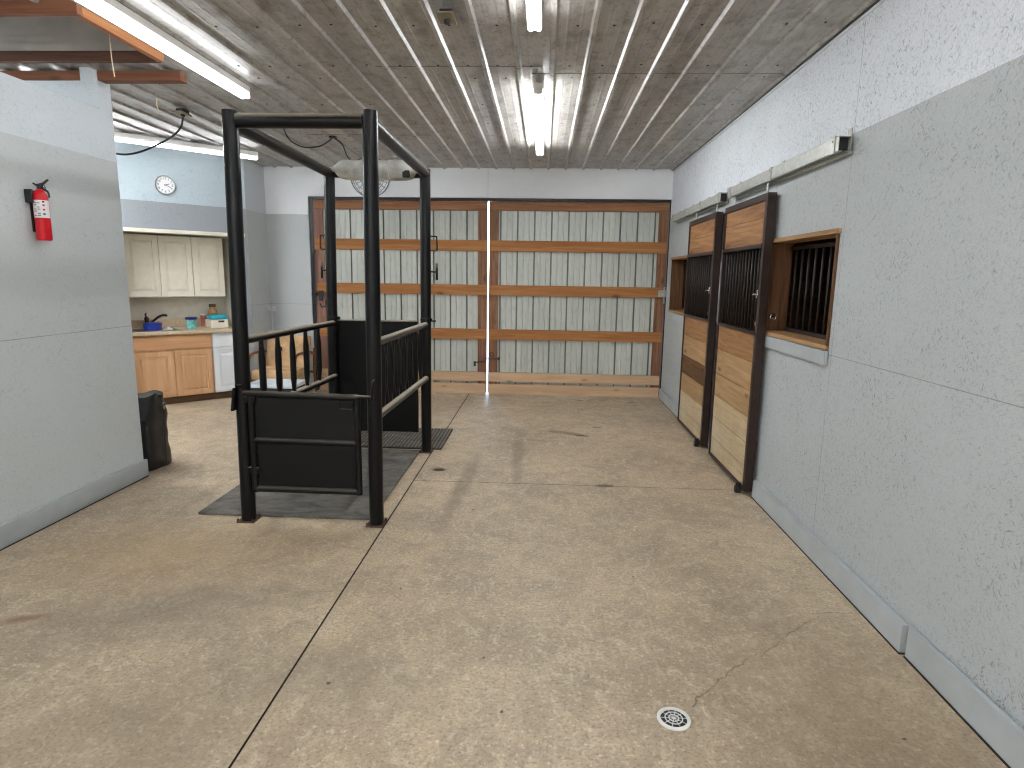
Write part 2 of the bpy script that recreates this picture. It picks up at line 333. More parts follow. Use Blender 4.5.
# ------------------------------------------------------------------ geometry helper
class MB:
    def __init__(s): s.v = []; s.f = []; s.mi = []; s.sm = []
    def add(s, vs, fs, mi=0, smooth=False):
        o = len(s.v); s.v += [Vector(v) for v in vs]
        for f in fs: s.f.append([o+i for i in f]); s.mi.append(mi); s.sm.append(smooth)
        return s
    def box(s, x0, x1, y0, y1, z0, z1, mi=0, b=0.0):
        if x0 > x1: x0, x1 = x1, x0
        if y0 > y1: y0, y1 = y1, y0
        if z0 > z1: z0, z1 = z1, z0
        if b > 0:
            bm = bmesh.new(); bmesh.ops.create_cube(bm, size=1)
            for v in bm.verts: v.co = Vector(((x0+x1)/2+v.co.x*(x1-x0), (y0+y1)/2+v.co.y*(y1-y0), (z0+z1)/2+v.co.z*(z1-z0)))
            b = min(b, .45*min(x1-x0, y1-y0, z1-z0))
            bmesh.ops.bevel(bm, geom=bm.edges[:], offset=b, segments=2, affect='EDGES', profile=.7)
            bm.verts.index_update()
            s.add([v.co.copy() for v in bm.verts], [[v.index for v in f.verts] for f in bm.faces], mi); bm.free(); return s
        vs = [(x0,y0,z0),(x1,y0,z0),(x1,y1,z0),(x0,y1,z0),(x0,y0,z1),(x1,y0,z1),(x1,y1,z1),(x0,y1,z1)]
        return s.add(vs, [(0,3,2,1),(4,5,6,7),(0,1,5,4),(1,2,6,5),(2,3,7,6),(3,0,4,7)], mi)
    def tube(s, pts, r, n=12, mi=0, cap=True, flat=None):
        """round bar along pts; r a number or one radius per point; flat=(axis vector, [factor per point]) squashes the section"""
        pts = [Vector(p) for p in pts]; rs = r if isinstance(r, (list, tuple)) else [r]*len(pts)
        t0 = (pts[1]-pts[0]).normalized()
        a = Vector((0,0,1)) if abs(t0.z) < .9 else Vector((1,0,0))
        u = t0.cross(a).normalized(); vs = []; k = len(pts)
        for i, p in enumerate(pts):
            t = ((pts[min(i+1, k-1)]-p).normalized() + (p-pts[max(i-1, 0)]).normalized()).normalized()
            u = (u - t*u.dot(t)).normalized(); w = t.cross(u)
            for j in range(n):
                q = (u*math.cos(2*PI*j/n)+w*math.sin(2*PI*j/n))*rs[i]
                if flat: 
                    ax = Vector(flat[0]); q = q + ax*(q.dot(ax)*(flat[1][i]-1))
                vs.append(p+q)
        fs = [(i*n+j, i*n+(j+1)%n, (i+1)*n+(j+1)%n, (i+1)*n+j) for i in range(k-1) for j in range(n)]
        s.add(vs, fs, mi, True)
        if cap:
            s.add(vs[:n], [tuple(reversed(range(n)))], mi); s.add(vs[-n:], [tuple(range(n))], mi)
        return s
    def lathe(s, prof, c=(0,0,0), axis='z', n=24, mi=0, smooth=True, cap=True):
        vs = []; k = len(prof)
        for r, z in prof:
            for j in range(n):
                a = 2*PI*j/n; p = (r*math.cos(a), r*math.sin(a), z)
                if axis == 'x': p = (p[2], p[0], p[1])
                if axis == 'y': p = (p[0], p[2], p[1])
                vs.append(Vector(p)+Vector(c))
        fs = [(i*n+j, i*n+(j+1)%n, (i+1)*n+(j+1)%n, (i+1)*n+j) for i in range(k-1) for j in range(n)]
        s.add(vs, fs, mi, smooth)
        if cap and prof[0][0] > 1e-5: s.add(vs[:n], [tuple(reversed(range(n)))], mi)
        if cap and prof[-1][0] > 1e-5: s.add(vs[-n:], [tuple(range(n))], mi)
        return s
    def prism(s, poly, z0, z1, mi=0):
        n = len(poly)
        s.add([(x,y,z0) for x,y in poly]+[(x,y,z1) for x,y in poly],
              [tuple(reversed(range(n))), tuple(range(n,2*n))]+[(i,(i+1)%n,n+(i+1)%n,n+i) for i in range(n)], mi); return s
    def torus(s, c, R, r, axis='y', n=28, m=8, mi=0):
        vs = []
        for i in range(n):
            a = 2*PI*i/n
            for j in range(m):
                q = 2*PI*j/m; p = ((R+r*math.cos(q))*math.cos(a), (R+r*math.cos(q))*math.sin(a), r*math.sin(q))
                if axis == 'y': p = (p[0], p[2], p[1])
                if axis == 'x': p = (p[2], p[0], p[1])
                vs.append(Vector(c)+Vector(p))
        s.add(vs, [(i*m+j, i*m+(j+1)%m, ((i+1)%n)*m+(j+1)%m, ((i+1)%n)*m+j) for i in range(n) for j in range(m)], mi, True); return s
    def xf(s, mat):
        s.v = [mat @ v for v in s.v]; return s
    def build(s, name, mats, parent=None):
        me = bpy.data.meshes.new(name)
        me.from_pydata(s.v, [], s.f)
        for m in (mats if isinstance(mats, (list, tuple)) else [mats]): me.materials.append(m)
        me.polygons.foreach_set('material_index', s.mi); me.polygons.foreach_set('use_smooth', s.sm)
        bm = bmesh.new(); bm.from_mesh(me); bmesh.ops.remove_doubles(bm, verts=bm.verts[:], dist=1e-6)
        bmesh.ops.recalc_face_normals(bm, faces=bm.faces[:])
        for e in bm.edges:
            if len(e.link_faces) == 2 and e.calc_face_angle(0) > .75: e.smooth = False
        bm.to_mesh(me); bm.free(); me.update()
        o = bpy.data.objects.new(name, me); COL.objects.link(o)
        if parent: o.parent = parent
        return o
def tag(o, label=None, cat=None, group=None, kind=None):
    if label: o['label'] = label
    if cat: o['category'] = cat
    if group: o['group'] = group
    if kind: o['kind'] = kind
    return o
def empty(name, loc, rz=0, label=None, cat=None, group=None):
    o = bpy.data.objects.new(name, None); o.empty_display_size = .1; COL.objects.link(o)
    o.location = loc; o.rotation_euler = (0, 0, rz); return tag(o, label, cat, group)
class Rel:
    """build parts in world numbers, store them relative to their thing's base"""
    def __init__(s, root): s.r = root; s.m = (Matrix.Translation(root.location) @ Matrix.Rotation(root.rotation_euler.z, 4, 'Z')).inverted()
    def part(s, mb, name, mats, parent=None): mb.xf(s.m); return mb.build(name, mats, parent or s.r)
def copy_tree(o, parent=None):
    c = o.copy(); COL.objects.link(c); c.parent = parent
    for ch in list(o.children): copy_tree(ch, c)
    return c
def struct(o, label=None, cat=None): return tag(o, label, cat, kind='structure')

def panel(mb, ax, pos, thick, u0, u1, z0, z1, holes=(), mi=0):
    """upright sheet across axis ax ('x': faces +-x, u runs in y; 'y': faces +-y, u runs in x) from pos to pos+thick with holes (u0,u1,z0,z1)"""
    us = sorted({u0, u1, *[h[0] for h in holes], *[h[1] for h in holes]}); zs = sorted({z0, z1, *[h[2] for h in holes], *[h[3] for h in holes]})
    us = [u for u in us if u0 <= u <= u1]; zs = [z for z in zs if z0 <= z <= z1]
    def solid(i, j):
        if not (0 <= i < len(us)-1 and 0 <= j < len(zs)-1): return False
        a, c = (us[i]+us[i+1])/2, (zs[j]+zs[j+1])/2
        return not any(h[0] < a < h[1] and h[2] < c < h[3] for h in holes)
    P = (lambda d, u, z: (d, u, z)) if ax == 'x' else (lambda d, u, z: (u, d, z))
    a, b = pos, pos+thick
    for i in range(len(us)-1):
        for j in range(len(zs)-1):
            if not solid(i, j): continue
            A, B, C, E = us[i], us[i+1], zs[j], zs[j+1]
            for d in (a, b): mb.add([P(d,A,C),P(d,B,C),P(d,B,E),P(d,A,E)], [(0,1,2,3)], mi)
            if not solid(i-1, j): mb.add([P(a,A,C),P(b,A,C),P(b,A,E),P(a,A,E)], [(0,1,2,3)], mi)
            if not solid(i+1, j): mb.add([P(a,B,C),P(b,B,C),P(b,B,E),P(a,B,E)], [(0,1,2,3)], mi)
            if not solid(i, j-1): mb.add([P(a,A,C),P(b,A,C),P(b,B,C),P(a,B,C)], [(0,1,2,3)], mi)
            if not solid(i, j+1): mb.add([P(a,A,E),P(b,A,E),P(b,B,E),P(a,B,E)], [(0,1,2,3)], mi)
    return mb

YB = -5.0       # back of the aisle behind the camera
XW = -6.2       # far side of the tack room / wash area
# ================================================================== SETTING
g = .0045
fl = MB()
JY = 4.755
for x0, x1, y0, y1 in ((XW-.2, XJ-g, YB-.2, D+.2), (XJ+g, XR+.15, YB-.2, JY-.0025), (XJ+g, XR+.15, JY+.0025, D+.2)):
    fl.box(x0, x1, y0, y1, -.12, 0, 1); fl.mi[-5] = 0
fl.box(XW-.2, XR+.15, YB-.2, D+.2, -.16, -.012, 1)
struct(fl.build('floor', [M['floor'], M['groove']]), 'tan stained concrete floor with saw-cut joints', 'floor')
gr = MB().box(-30, 30, D+.2, D+40, -.2, -.03)
struct(gr.build('ground', M['ground']), 'bright yard outside the barn doors', 'ground')

# right wall with two barred window openings and two doorways
WT = .15
holes_r = [(3.66, 4.735, 1.235, 1.917), (4.80, 5.70, -.01, 2.14), (6.03, 7.02, -.01, 2.14), (7.36, 8.26, 1.21, 1.895)]
w = panel(MB(), 'x', XR, WT, YB, D+.15, 0, H, holes_r)
struct(w.build('wall_right', M['wall_y']), 'painted board wall on the right, grey below and white above', 'wall')
# far wall: left piece + header
w = panel(MB(), 'y', D, .14, XC-.14, XR+WT, 0, H, [(-3.20, 1.650, -.01, 2.655)])
struct(w.build('wall_far', M['wall_x']), 'white header and grey side piece around the barn doors', 'wall')
w = MB().box(XC-.14, XC, KY+.02, D+.14, 0, H)
struct(w.build('wall_corner', M['wall_l']), 'short grey and white wall between kitchen and barn doors', 'wall')
KM = Matrix.Translation((KX, KY, 0)) @ Matrix.Rotation(PI/4, 4, 'Z')
AL, AR, AT = -1.42, -.085, 2.082         # kitchen alcove in the diagonal wall
w = panel(MB(), 'y', 0, .12, -3.3, 0, 0, H, [(AL, AR, -.01, AT)])
w.add([(0,0,0),(0,.12,0),(0,.12,H),(0,0,H)], [(0,1,2,3)])
w.xf(KM)
struct(w.build('wall_kitchen', M['wall_k']), 'diagonal wall with the kitchen alcove and the clock', 'wall')
al = MB()
al.box(AL-.03, AL, .12, .80, 0, AT+.03).box(AR, AR+.03, .12, .80, 0, AT+.03).box(AL-.03, AR+.03, .77, .80, 0, AT).box(AL-.03, AR+.03, .12, .80, AT, AT+.03)
al.box(AL, AL+.006, 0, .12, 0, AT).box(AR-.006, AR, 0, .12, 0, AT)
al.xf(KM); struct(al.build('wall_alcove', M['cream_dark']))
tr = MB().box(AL-.05, AR+.05, -.02, .02, AT-.012, AT+.03, b=.004).xf(KM)
struct(tr.build('trim_1', M['cream']), 'cream trim strip along the top of the kitchen alcove', 'trim')
# left partition (tack room) with the open top and the tall end post
w = panel(MB(), 'x', XL-.12, .12, YB, LEND, 0, 2.757)
w.box(XL-.12, XL, LEND-.135, LEND, 2.757, H-.001)
struct(w.build('wall_left', M['wall_l']), 'painted partition on the left with an open top', 'wall')
w = MB().box(XW, XL-.12, LEND-.12, LEND, 0, H-.02)
struct(w.build('wall_tack_room', M['wall_l']))
w = MB().box(XW-.12, XW, YB, 6.2, 0, H)
struct(w.build('wall_outer', M['wall_l']))
w = MB().box(XW, XR+WT, YB-.14, YB, 0, H)
struct(w.build('wall_back', M['wall_x']))
# baseboards; thin dark strips stand in for the shaded gap and dirt line
bb = MB().box(XR-.036, XR-.005, 2.606, 4.60, .005, .138, b=.004).box(XR-.024, XR-.005, 5.86, 5.93, .007, .138, b=.004).box(XR-.030, XR-.005, 7.30, D, .005, .138, b=.004)
bb.box(XR-.010, XR+.001, YB, 4.60, -.001, .120, 1).box(XR-.010, XR+.001, 7.30, D, -.001, .120, 1).box(XR-.040, XR-.010, 2.60, 4.60, -.001, .0035, 1).box(XR-.033, XR-.010, 7.30, D, -.001, .0035, 1)
struct(bb.build('baseboard_right', [M['grey_board'], M['groove']]), 'grey board along the foot of the right wall', 'baseboard')
bb = MB().box(XR-.026, XR-.006, YB, 2.582, .005, .152, b=.005).box(XR-.031, XR-.020, YB, 2.582, -.001, .0035, 1)
struct(bb.build('baseboard_right', [M['grey_board'], M['groove']]), 'near length of grey board along the foot of the right wall', 'baseboard')
bb = MB().box(XL+.004, XL+.026, YB, LEND+.012, .005, .142, b=.006).box(XL-.001, XL+.030, YB, LEND+.010, -.001, .004, 1)
struct(bb.build('baseboard_left', [M['grey_board'], M['groove']]), 'grey board along the foot of the left partition', 'baseboard')
# ceiling: ribbed liner sheets, ribs run away from the camera; a framed hatch at the left
PITCH = .2286; RIB0 = .026
cm = MB()
def ceil_strip(xa, xb, y0, y1, dz=0):
    k0 = math.floor((xa-RIB0)/PITCH)-1; pr = []
    for k in range(k0, k0+200):
        c = RIB0+k*PITCH
        if c-.03 > xb+.3: break
        pr += [(c-.022, 0), (c-.010, -.017), (c+.010, -.017), (c+.022, 0)]
        for q in (.076, .152): pr += [(c+q-.010, 0), (c+q-.004, -.0010), (c+q+.004, -.0010), (c+q+.010, 0)]
    def at(x):
        for (x1, z1), (x2, z2) in zip(pr, pr[1:]):
            if x1 <= x <= x2: return z1+(z2-z1)*(x-x1)/max(1e-9, x2-x1)
        return 0
    pts = [(xa, at(xa))]+[p for p in pr if xa < p[0] < xb]+[(xb, at(xb))]
    n = len(pts); vs = []
    for y in (y0, y1): vs += [(x, y, H+z+dz) for x, z in pts]
    cm.add(vs, [(i, i+1, n+i+1, n+i) for i in range(n-1)], 0)
    # sheet edge that shows at the lap
    cm.add([(x, y0, H+z+dz) for x, z in pts]+[(x, y0, H+z+dz+.004) for x, z in pts], [(i, i+1, n+i+1, n+i) for i in range(n-1)], 1)
HX0, HX1, HY0, HY1 = -5.0, -2.54, 3.49, 4.215
xa = HX1
for xb, ys in ((-1.187, [YB, -1.4, 3.77, 6.62, D+.1]), (-.12, [YB, -1.8, 1.1, 4.53, 6.55, D+.1]), (XR+.1, [YB, -1.8, 1.1, 4.68, 7.24, D+.1])):
    for i in range(len(ys)-1): ceil_strip(xa, xb, ys[i]-(.02 if i else 0), ys[i+1], -.0025*(i % 2))
    xa = xb
for y0, y1 in ((YB, HY0), (HY1, 6.9), (6.88, D+.1)): ceil_strip(XW-.1, HX1, y0, y1)
ceil_strip(XW-.1, HX0, HY0, HY1)
for yy in (1.6, 2.3, 3.05, 3.8, 4.49, 4.75, 5.45, 6.1, 6.75, 7.31, 7.95):                     # screw rows
    for k in range(-14, 7):
        for q in (.114,):
            c = RIB0+k*PITCH+q
            if not (HX1 < c < XR-.03): continue
            if random.random() < .15: continue
            cm.lathe([(.008,0),(.008,-.003),(.004,-.005),(0,-.005)], (c+random.uniform(-.03,.03), yy+random.uniform(-.02,.02), H-.0015), n=7, mi=1)
struct(cm.build('ceiling', [M['ceiling'], M['screw']]), 'ribbed metal liner ceiling with dirt and screws', 'ceiling')
tr = MB().box(XR-.010, XR, YB, D, H-.040, H-.022, 0, b=.003).box(XR-.022, XR, YB, D, H-.022, H-.001, 1)  # dark strip put in for the shadow line under the ceiling edge
struct(tr.build('trim_and_shade_strip', [M['white_trim'], M['dark']]))
# space above the hatch
dk = MB(); ax0, ax1, ay0, ay1 = HX0-.1, HX1+.5, HY0-.85, HY1+1.2
dk.box(XW-.3, ax0, YB-.3, D+.3, H+.012, H+.05).box(ax1, XR+.3, YB-.3, D+.3, H+.012, H+.05).box(ax0, ax1, YB-.3, ay0, H+.012, H+.05).box(ax0, ax1, ay1, D+.3, H+.012, H+.05)
struct(dk.build('sky_blocker', M['attic']))  # unseen slab added over the ceiling to keep sky light from leaking in
at = MB(); ZT = H+.9
at.box(HX0-.1, HX1+.5, HY0-.9, HY0-.85, H+.03, ZT).box(HX0-.1, HX1+.5, HY1+1.2, HY1+1.25, H+.03, ZT).box(HX0-.15, HX0-.1, HY0-.9, HY1+1.25, H+.03, ZT)
at.box(HX1+.5, HX1+.55, HY0-.9, HY1+1.25, H+.03, ZT).box(HX0-.15, HX1+.55, HY0-.9, HY1+1.25, ZT, ZT+.05)
struct(at.build('wall_attic', M['attic']))
sh = MB()
for i in range(5):      # lapped white boards lining the far side of the hatch
    z = H+.004+i*.045; sh.box(HX0, HX1+.3, HY1+.003+i*.012, HY1+.018+i*.012, z, z+.05)
struct(sh.build('trim_3', M['attic_sheet']))
fr = MB().box(-5.0, HX1+.04, HY0-.04, HY0, H-.068, H+.02, b=.003)
struct(fr.build('trim_4', M['joist']), 'near board of the wooden ceiling hatch frame', 'beam')
fr = MB().box(HX1, HX1+.04, HY0+.002, HY1+.002, H-.066, H+.02, b=.003)
struct(fr.build('trim_5', M['joist_y']), 'orange side board of the ceiling hatch frame', 'beam')
fr = MB().box(-5.0, HX1-.002, HY1, HY1+.04, H-.060, H+.005, b=.003)
struct(fr.build('trim_6', M['joist_dark']), 'far board of the wooden ceiling hatch frame', 'beam')
fr = MB().box(-5.6, -2.575, 4.525, 4.61, H-.085, H-.020, b=.004)
struct(fr.build('trim_7', M['joist']), 'free-ended wooden beam under the ceiling past the hatch', 'beam')
br = MB().tube([(-3.2, HY0+.25, H+.26), (-2.62, HY0+.42, H+.36)], .02).box(-3.05, -2.62, HY0+.33, HY0+.36, H+.24, H+.26)
struct(br.build('trim_8', M['attic_sheet']))

# stalls behind the right wall
st = MB()
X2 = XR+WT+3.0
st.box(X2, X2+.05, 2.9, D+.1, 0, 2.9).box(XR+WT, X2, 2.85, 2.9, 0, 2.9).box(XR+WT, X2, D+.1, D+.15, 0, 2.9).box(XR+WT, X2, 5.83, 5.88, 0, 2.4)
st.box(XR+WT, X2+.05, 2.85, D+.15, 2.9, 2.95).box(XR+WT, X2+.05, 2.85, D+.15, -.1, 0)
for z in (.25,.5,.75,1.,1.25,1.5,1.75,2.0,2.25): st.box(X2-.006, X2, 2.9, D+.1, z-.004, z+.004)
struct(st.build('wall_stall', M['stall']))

jl = MB()
for a, b in ((4.80, 5.70), (6.03, 7.02)):
    jl.box(XR+.002, XR+WT, a, a+.02, 0, 2.14).box(XR+.002, XR+WT, b-.02, b, 0, 2.14).box(XR+.002, XR+WT, a+.02, b-.02, 2.12, 2.14)
for a, b in ((4.735+.02, 4.80), (5.70, 5.85), (7.02, 7.29)): jl.box(XR-.012, XR+.002, a, b, .01, 2.20)  # boards added so the wall reads as dark as the unlit stall
struct(jl.build('trim_and_shade_boards', M['stall']))
# barred windows
def window(name, y0, y1, z0, z1, nb, label, hasp):
    root = struct(empty(name, (XR+.07, (y0+y1)/2, z0)), label, 'window'); R = Rel(root)
    R.part(MB().box(XR-.012, XR+WT, y1-.022, y1-.002, z0+.02, z1-.02, b=.002), 'jamb', M['jamb'])
    R.part(MB().box(XR-.012, XR+WT, y0+.002, y0+.022, z0+.02, z1-.02, b=.002), 'jamb', M['jamb'])
    R.part(MB().box(XR-.026, XR+WT, y0-.015, y1+.0, z1-.022, z1+.006, b=.003), 'head_board', M['jamb_y'])
    R.part(MB().box(XR-.018, XR+WT, y0+.002, y1-.002, z0, z0+.028, b=.003), 'sill', M['jamb_y'])
    R.part(MB().box(XR-.022, XR-.003, y0-.005, y1, z0-.088, z0-.004, b=.004), 'apron', M['grey_board'])
    R.part(MB().box(XR+WT-.012, XR+WT+.012, y0+.02, y1-.02, z0+.03, z0+.055, b=.002), 'bottom_rail', M['bar'])
    R.part(MB().box(XR+WT-.012, XR+WT+.012, y0+.02, y1-.02, z1-.07, z1-.045, b=.002), 'top_rail', M['brown_steel'])
    for i in range(nb):
        y = y0+.05+(y1-y0-.10)*(i+.5)/nb
        R.part(MB().tube([(XR+WT, y, z0+.05), (XR+WT, y, z1-.06)], .0085, 8), 'bar', M['bar'])
    if hasp:
        q = MB().torus((XR+.045, y1-.034, z0+.125), .020, .004, 'y').box(XR+.03, XR+.06, y1-.032, y1-.022, z0+.13, z0+.155)
        R.part(q, 'ring_pull', M['chrome'])
    return root
window('window_1', 3.66, 4.735, 1.235, 1.917, 9, 'barred stall window nearest the camera with a deep brown wooden jamb', True)
window('window_2', 7.36, 8.26, 1.21, 1.895, 8, 'barred stall window beyond the doors next to the far corner', False)

# ------------------------------------------------------------------ sliding stall doors
def stall_door(name, y0, y1, plank_mi, label):
    XF, XB = 1.565, 1.628
    root = struct(empty(name, ((XF+XB)/2, (y0+y1)/2, 0)), label, 'door'); R = Rel(root)
    Z0, Z1 = .035, 2.243
    f = MB()
    f.box(XF, XB, y0, y0+.050, Z0, Z1, b=.004).box(XF, XB, y1-.022, y1, Z0, Z1, b=.004)
    f.box(XF, XB, y0+.05, y1-.022, Z1-.05, Z1, b=.004).box(XF, XB, y0+.05, y1-.022, Z0, Z0+.022, b=.003)
    f.box(XF-.004, XB, y0+.05, y1-.022, 1.862, 1.892, b=.003).box(XF-.004, XB, y0+.05, y1-.022, 1.228, 1.252, b=.003)
    R.part(f, 'frame', M['brown_steel'])
    def planks(zs, mis):
        p = MB()
        for (a, b), mi in zip(zip(zs, zs[1:]), mis): p.box(XF+.012, XB-.014, y0+.05, y1-.022, a+.0015, b-.0015, mi, b=.003)
        return p
    W = [M['barn'], M['barn_mid'], M['barn_pale'], M['barn_dark']]
    R.part(planks([1.892, 2.075, 2.193], [0, 0]), 'upper_panel', W)
    zs = [Z0+.022, .21, .40, .60, .80, 1.02, 1.228]
    R.part(planks(zs, plank_mi), 'lower_panel', W)
    n = 13
    for i in range(n):
        y = y0+.05+(y1-y0-.072)*(i+.5)/n
        R.part(MB().tube([(XF+.03, y, 1.252), (XF+.03, y, 1.862)], .0075, 8), 'bar', M['bar'])
    for yy in (y0+.13, y1-.15):
        h = MB().box(XF+.02, XB-.01, yy-.045, yy+.045, Z1, Z1+.012, b=.002).tube([(XF+.037, yy, Z1+.01), (XF+.037, yy, Z1+.095)], .009, 8)
        h.lathe([(.0,-.01),(.022,-.01),(.022,.01),(.0,.01)], (XF+.037, yy, Z1+.105), 'x', 14)
        R.part(h, 'hanger', M['galv'])
    la = MB().box(XF-.016, XF, y0+.018, y0+.036, 1.50, 1.56, b=.003).tube([(XF-.012, y0+.01, 1.53), (XF-.034, y0+.012, 1.53), (XF-.036, y0+.05, 1.525)], .006, 8)
    la.box(XF-.012, XF, y0+.018, y0+.032, 1.30, 1.33, b=.003)
    R.part(la, 'latch', M['chrome'])
    gd = MB().box(XF-.045, XF-.004, y0+.055, y0+.10, .003, .05, b=.004).lathe([(0,-.02),(.02,-.02),(.02,.02),(0,.02)], (XF-.022, y0+.078, .062), 'z', 12)
    R.part(gd, 'floor_guide', M['dark'])
    return root
stall_door('door_1', 4.625, 5.675, [2, 2, 2, 1, 1, 0], 'near sliding stall door with barred top and pale lower planks')
stall_door('door_2', 5.955, 7.035, [2, 2, 1, 3, 1, 0], 'far sliding stall door with barred top and patchy lower planks')
def track(y0, y1, label):
    X0, X1, za, zb = 1.568, 1.636, 2.322, 2.402
    root = empty('door_track', ((X0+X1)/2, (y0+y1)/2, za), 0, label, 'door track', 'sliding door tracks on the right wall'); R = Rel(root)
    t = .004
    b = MB().box(X0, X0+t, y0, y1, za, zb, b=.001).box(X1-t, X1, y0, y1, za, zb, b=.001).box(X0, X1, y0, y1, zb-t, zb, b=.001)
    b.box(X0, X0+.024, y0, y1, za, za+t).box(X1-.024, X1, y0, y1, za, za+t)
    b.tube([(X1-.002, y0, za-.004), (X1-.002, y1, za-.004)], .012, 8)
    R.part(b, 'rail', M['galv'])
    k = 4 if y1-y0 > 2.1 else 3
    for i in range(k):
        y = y0+.06+(y1-y0-.12)*i/(k-1)
        c = MB().box(X0-.006, X0, y-.022, y+.022, za-.006, zb+.004, b=.002).box(X0-.006, XR, y-.022, y+.022, zb, zb+.006, b=.002).box(XR-.006, XR, y-.022, y+.022, zb-.02, zb+.05, b=.002)
        c.lathe([(.007,0),(.007,-.006),(0,-.006)], (X0-.006, y, zb-.02), 'x', 8)
        R.part(c, 'bracket', M['galv'])
    R.part(MB().box(X0+.008, X1-.008, y0+.02, y0+.05, za+.006, zb-.008, b=.004), 'end_stop', M['dark'])
    return root
track(3.60, 5.64, 'near galvanised sliding track above the closest stall door')
track(5.88, 8.02, 'far galvanised sliding track running into the far corner')

# ------------------------------------------------------------------ big double barn doors
def barn_door(name, x0, x1, label, hinge_left):
    yF = D+.03
    root = struct(empty(name, ((x0+x1)/2, yF+.03, 0)), label, 'door'); R = Rel(root)
    # ribbed steel skin
    n0 = math.floor((x0-.0)/.2286)-1; pr = []
    for k in range(n0, n0+40):
        c = .090+k*.2286
        pr += [(c-.010, 0), (c-.008, .030), (c+.008, .030), (c+.010, 0)]
        for q in (.0762, .1524): pr += [(c+q-.012, 0), (c+q-.004, -.005), (c+q+.004, -.005), (c+q+.012, 0)]
    pts = [(x0, 0)]+[p for p in pr if x0+.001 < p[0] < x1-.001]+[(x1, 0)]
    n = len(pts); s = MB(); ya = yF+.05
    vs = [(x, ya+z, .03) for x, z in pts]+[(x, ya+z, 2.70) for x, z in pts]
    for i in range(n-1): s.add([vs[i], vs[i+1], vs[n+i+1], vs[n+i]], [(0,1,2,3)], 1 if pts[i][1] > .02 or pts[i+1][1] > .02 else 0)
    vs = [(x, ya+z+.004, .03) for x, z in pts]+[(x, ya+z+.004, 2.70) for x, z in pts]
    s.add(vs, [(i, i+1, n+i+1, n+i) for i in range(n-1)])
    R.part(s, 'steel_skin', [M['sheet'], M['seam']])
    sw = .125
    for a, c, mt in ((x0, x0+sw, M['pine_pink'] if hinge_left else M['pine_z']), (x1-sw, x1, M['pine_z'])):
        R.part(MB().box(a, c, yF+.012, yF+.05, .02, 2.612, b=.003), 'stile', mt)
    for z0, z1, mt in ((2.495, 2.612, M['pine_z']), (1.962, 2.107, M['pine_x']), (1.372, 1.512, M['pine_x']), (.768, .908, M['pine_x']), (.178, .308, M['pine_daylit']), (.003, .142, M['pine_daylit'])):
        mm = M['pine_top'] if z0 > 2.4 else mt
        R.part(MB().box(x0+.01, x1-.01, yF, yF+.038, z0, z1, b=.004), 'rail', mm)
    return root, R
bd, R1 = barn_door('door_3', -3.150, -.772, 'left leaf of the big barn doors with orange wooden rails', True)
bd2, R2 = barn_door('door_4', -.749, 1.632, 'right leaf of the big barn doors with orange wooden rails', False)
h = MB().torus((-.70, D+.022, .56), .028, .006, 'y').tube([(-.73, D+.02, .50), (-.60, D+.02, .505)], .008, 8).box(-.615, -.585, D+.012, D+.03, .485, .525, b=.003)
R2.part(h, 'hasp', M['rust'])
h = MB().tube([(-.79, D+.02, .465), (-.93, D+.02, .445)], .008, 8).box(-.95, -.92, D+.012, D+.03, .39, .46, b=.003).tube([(-.80, D+.018, .49), (-.775, D+.012, .515), (-.75, D+.012, .50)], .006, 8)
R1.part(h, 'hasp', M['rust'])
h = MB().box(1.54, 1.64, D-.004, D+.03, 1.39, 1.48, b=.005).tube([(1.62, D+.01, 1.30), (1.62, D+.01, 1.52)], .012, 8)
R2.part(h, 'latch', M['galv'])
h = MB().tube([(-3.12, D-.01, 1.95), (-3.16, D-.01, 1.86), (-3.16, D-.01, 1.15)], .012, 8).lathe([(0,-.03),(.035,-.03),(.035,.02),(0,.02)], (-3.15, D-.015, 1.36), 'y', 14)
h.tube([(-3.08, D-.02, 1.22), (-3.05, D-.03, 1.17), (-3.0, D-.02, 1.19), (-3.0, D-.01, 1.27)], .010, 8).box(-3.10, -3.04, D-.015, D+.03, 1.26, 1.40, b=.005)
R1.part(h, 'bolt_latch', M['dark'])
jb = MB().box(-3.20, -3.155, D+.02, D+.14, 0, 2.655).box(1.635, 1.650, D+.02, D+.14, 0, 2.655).box(-3.2, 1.65, D+.03, D+.14, 2.62, 2.655)
struct(jb.build('trim_9', M['dark']))

# ================================================================== HORSE STOCKS
XA, XB_, YA, YR = -1.898, -1.052, 3.845, 5.580
root = empty('horse_stocks', ((XA+XB_)/2, (YA+YR)/2, 0), 0, 'black pipe horse stocks with gate, side rails and a grey padded roll on top', 'horse stocks'); R = Rel(root)
PR = .047
for x, y, top in ((XA, YA, 2.582), (XB_, YA, 2.582), (XA, YR, 2.535), (XB_, YR, 2.535)):
    bx = x-(.034 if x < -1.5 else .016 if y < 5 else .008); p = R.part(MB().tube([(bx, y, .008), (x, y, top)], PR, 20), 'post', M['black'])
    x = bx; fp = MB().box(x-.058, x+.058, y-.058, y+.058, .0, .010, b=.002)
    for a, b in ((-1,-1),(1,-1),(-1,1),(1,1)): fp.lathe([(.009,0),(.009,.01),(.004,.018),(0,.018)], (x+a*.05, y+b*.05, .010), n=6)
    R.part(fp, 'foot_plate', M['rust'], p)
R.part(MB().tube([(XA+.04, YA, 2.525), (XB_-.04, YA, 2.525)], .043, 18), 'top_beam', M['black'])
for x in (XA, XB_): R.part(MB().tube([(x, YA+.03, 2.522), (x, YR-.02, 2.500)], .042, 18), 'top_beam', M['black'])
R.part(MB().tube([(XA+.03, YR, 2.50), (XB_-.03, YR, 2.50)], .040, 18), 'top_beam', M['black'])
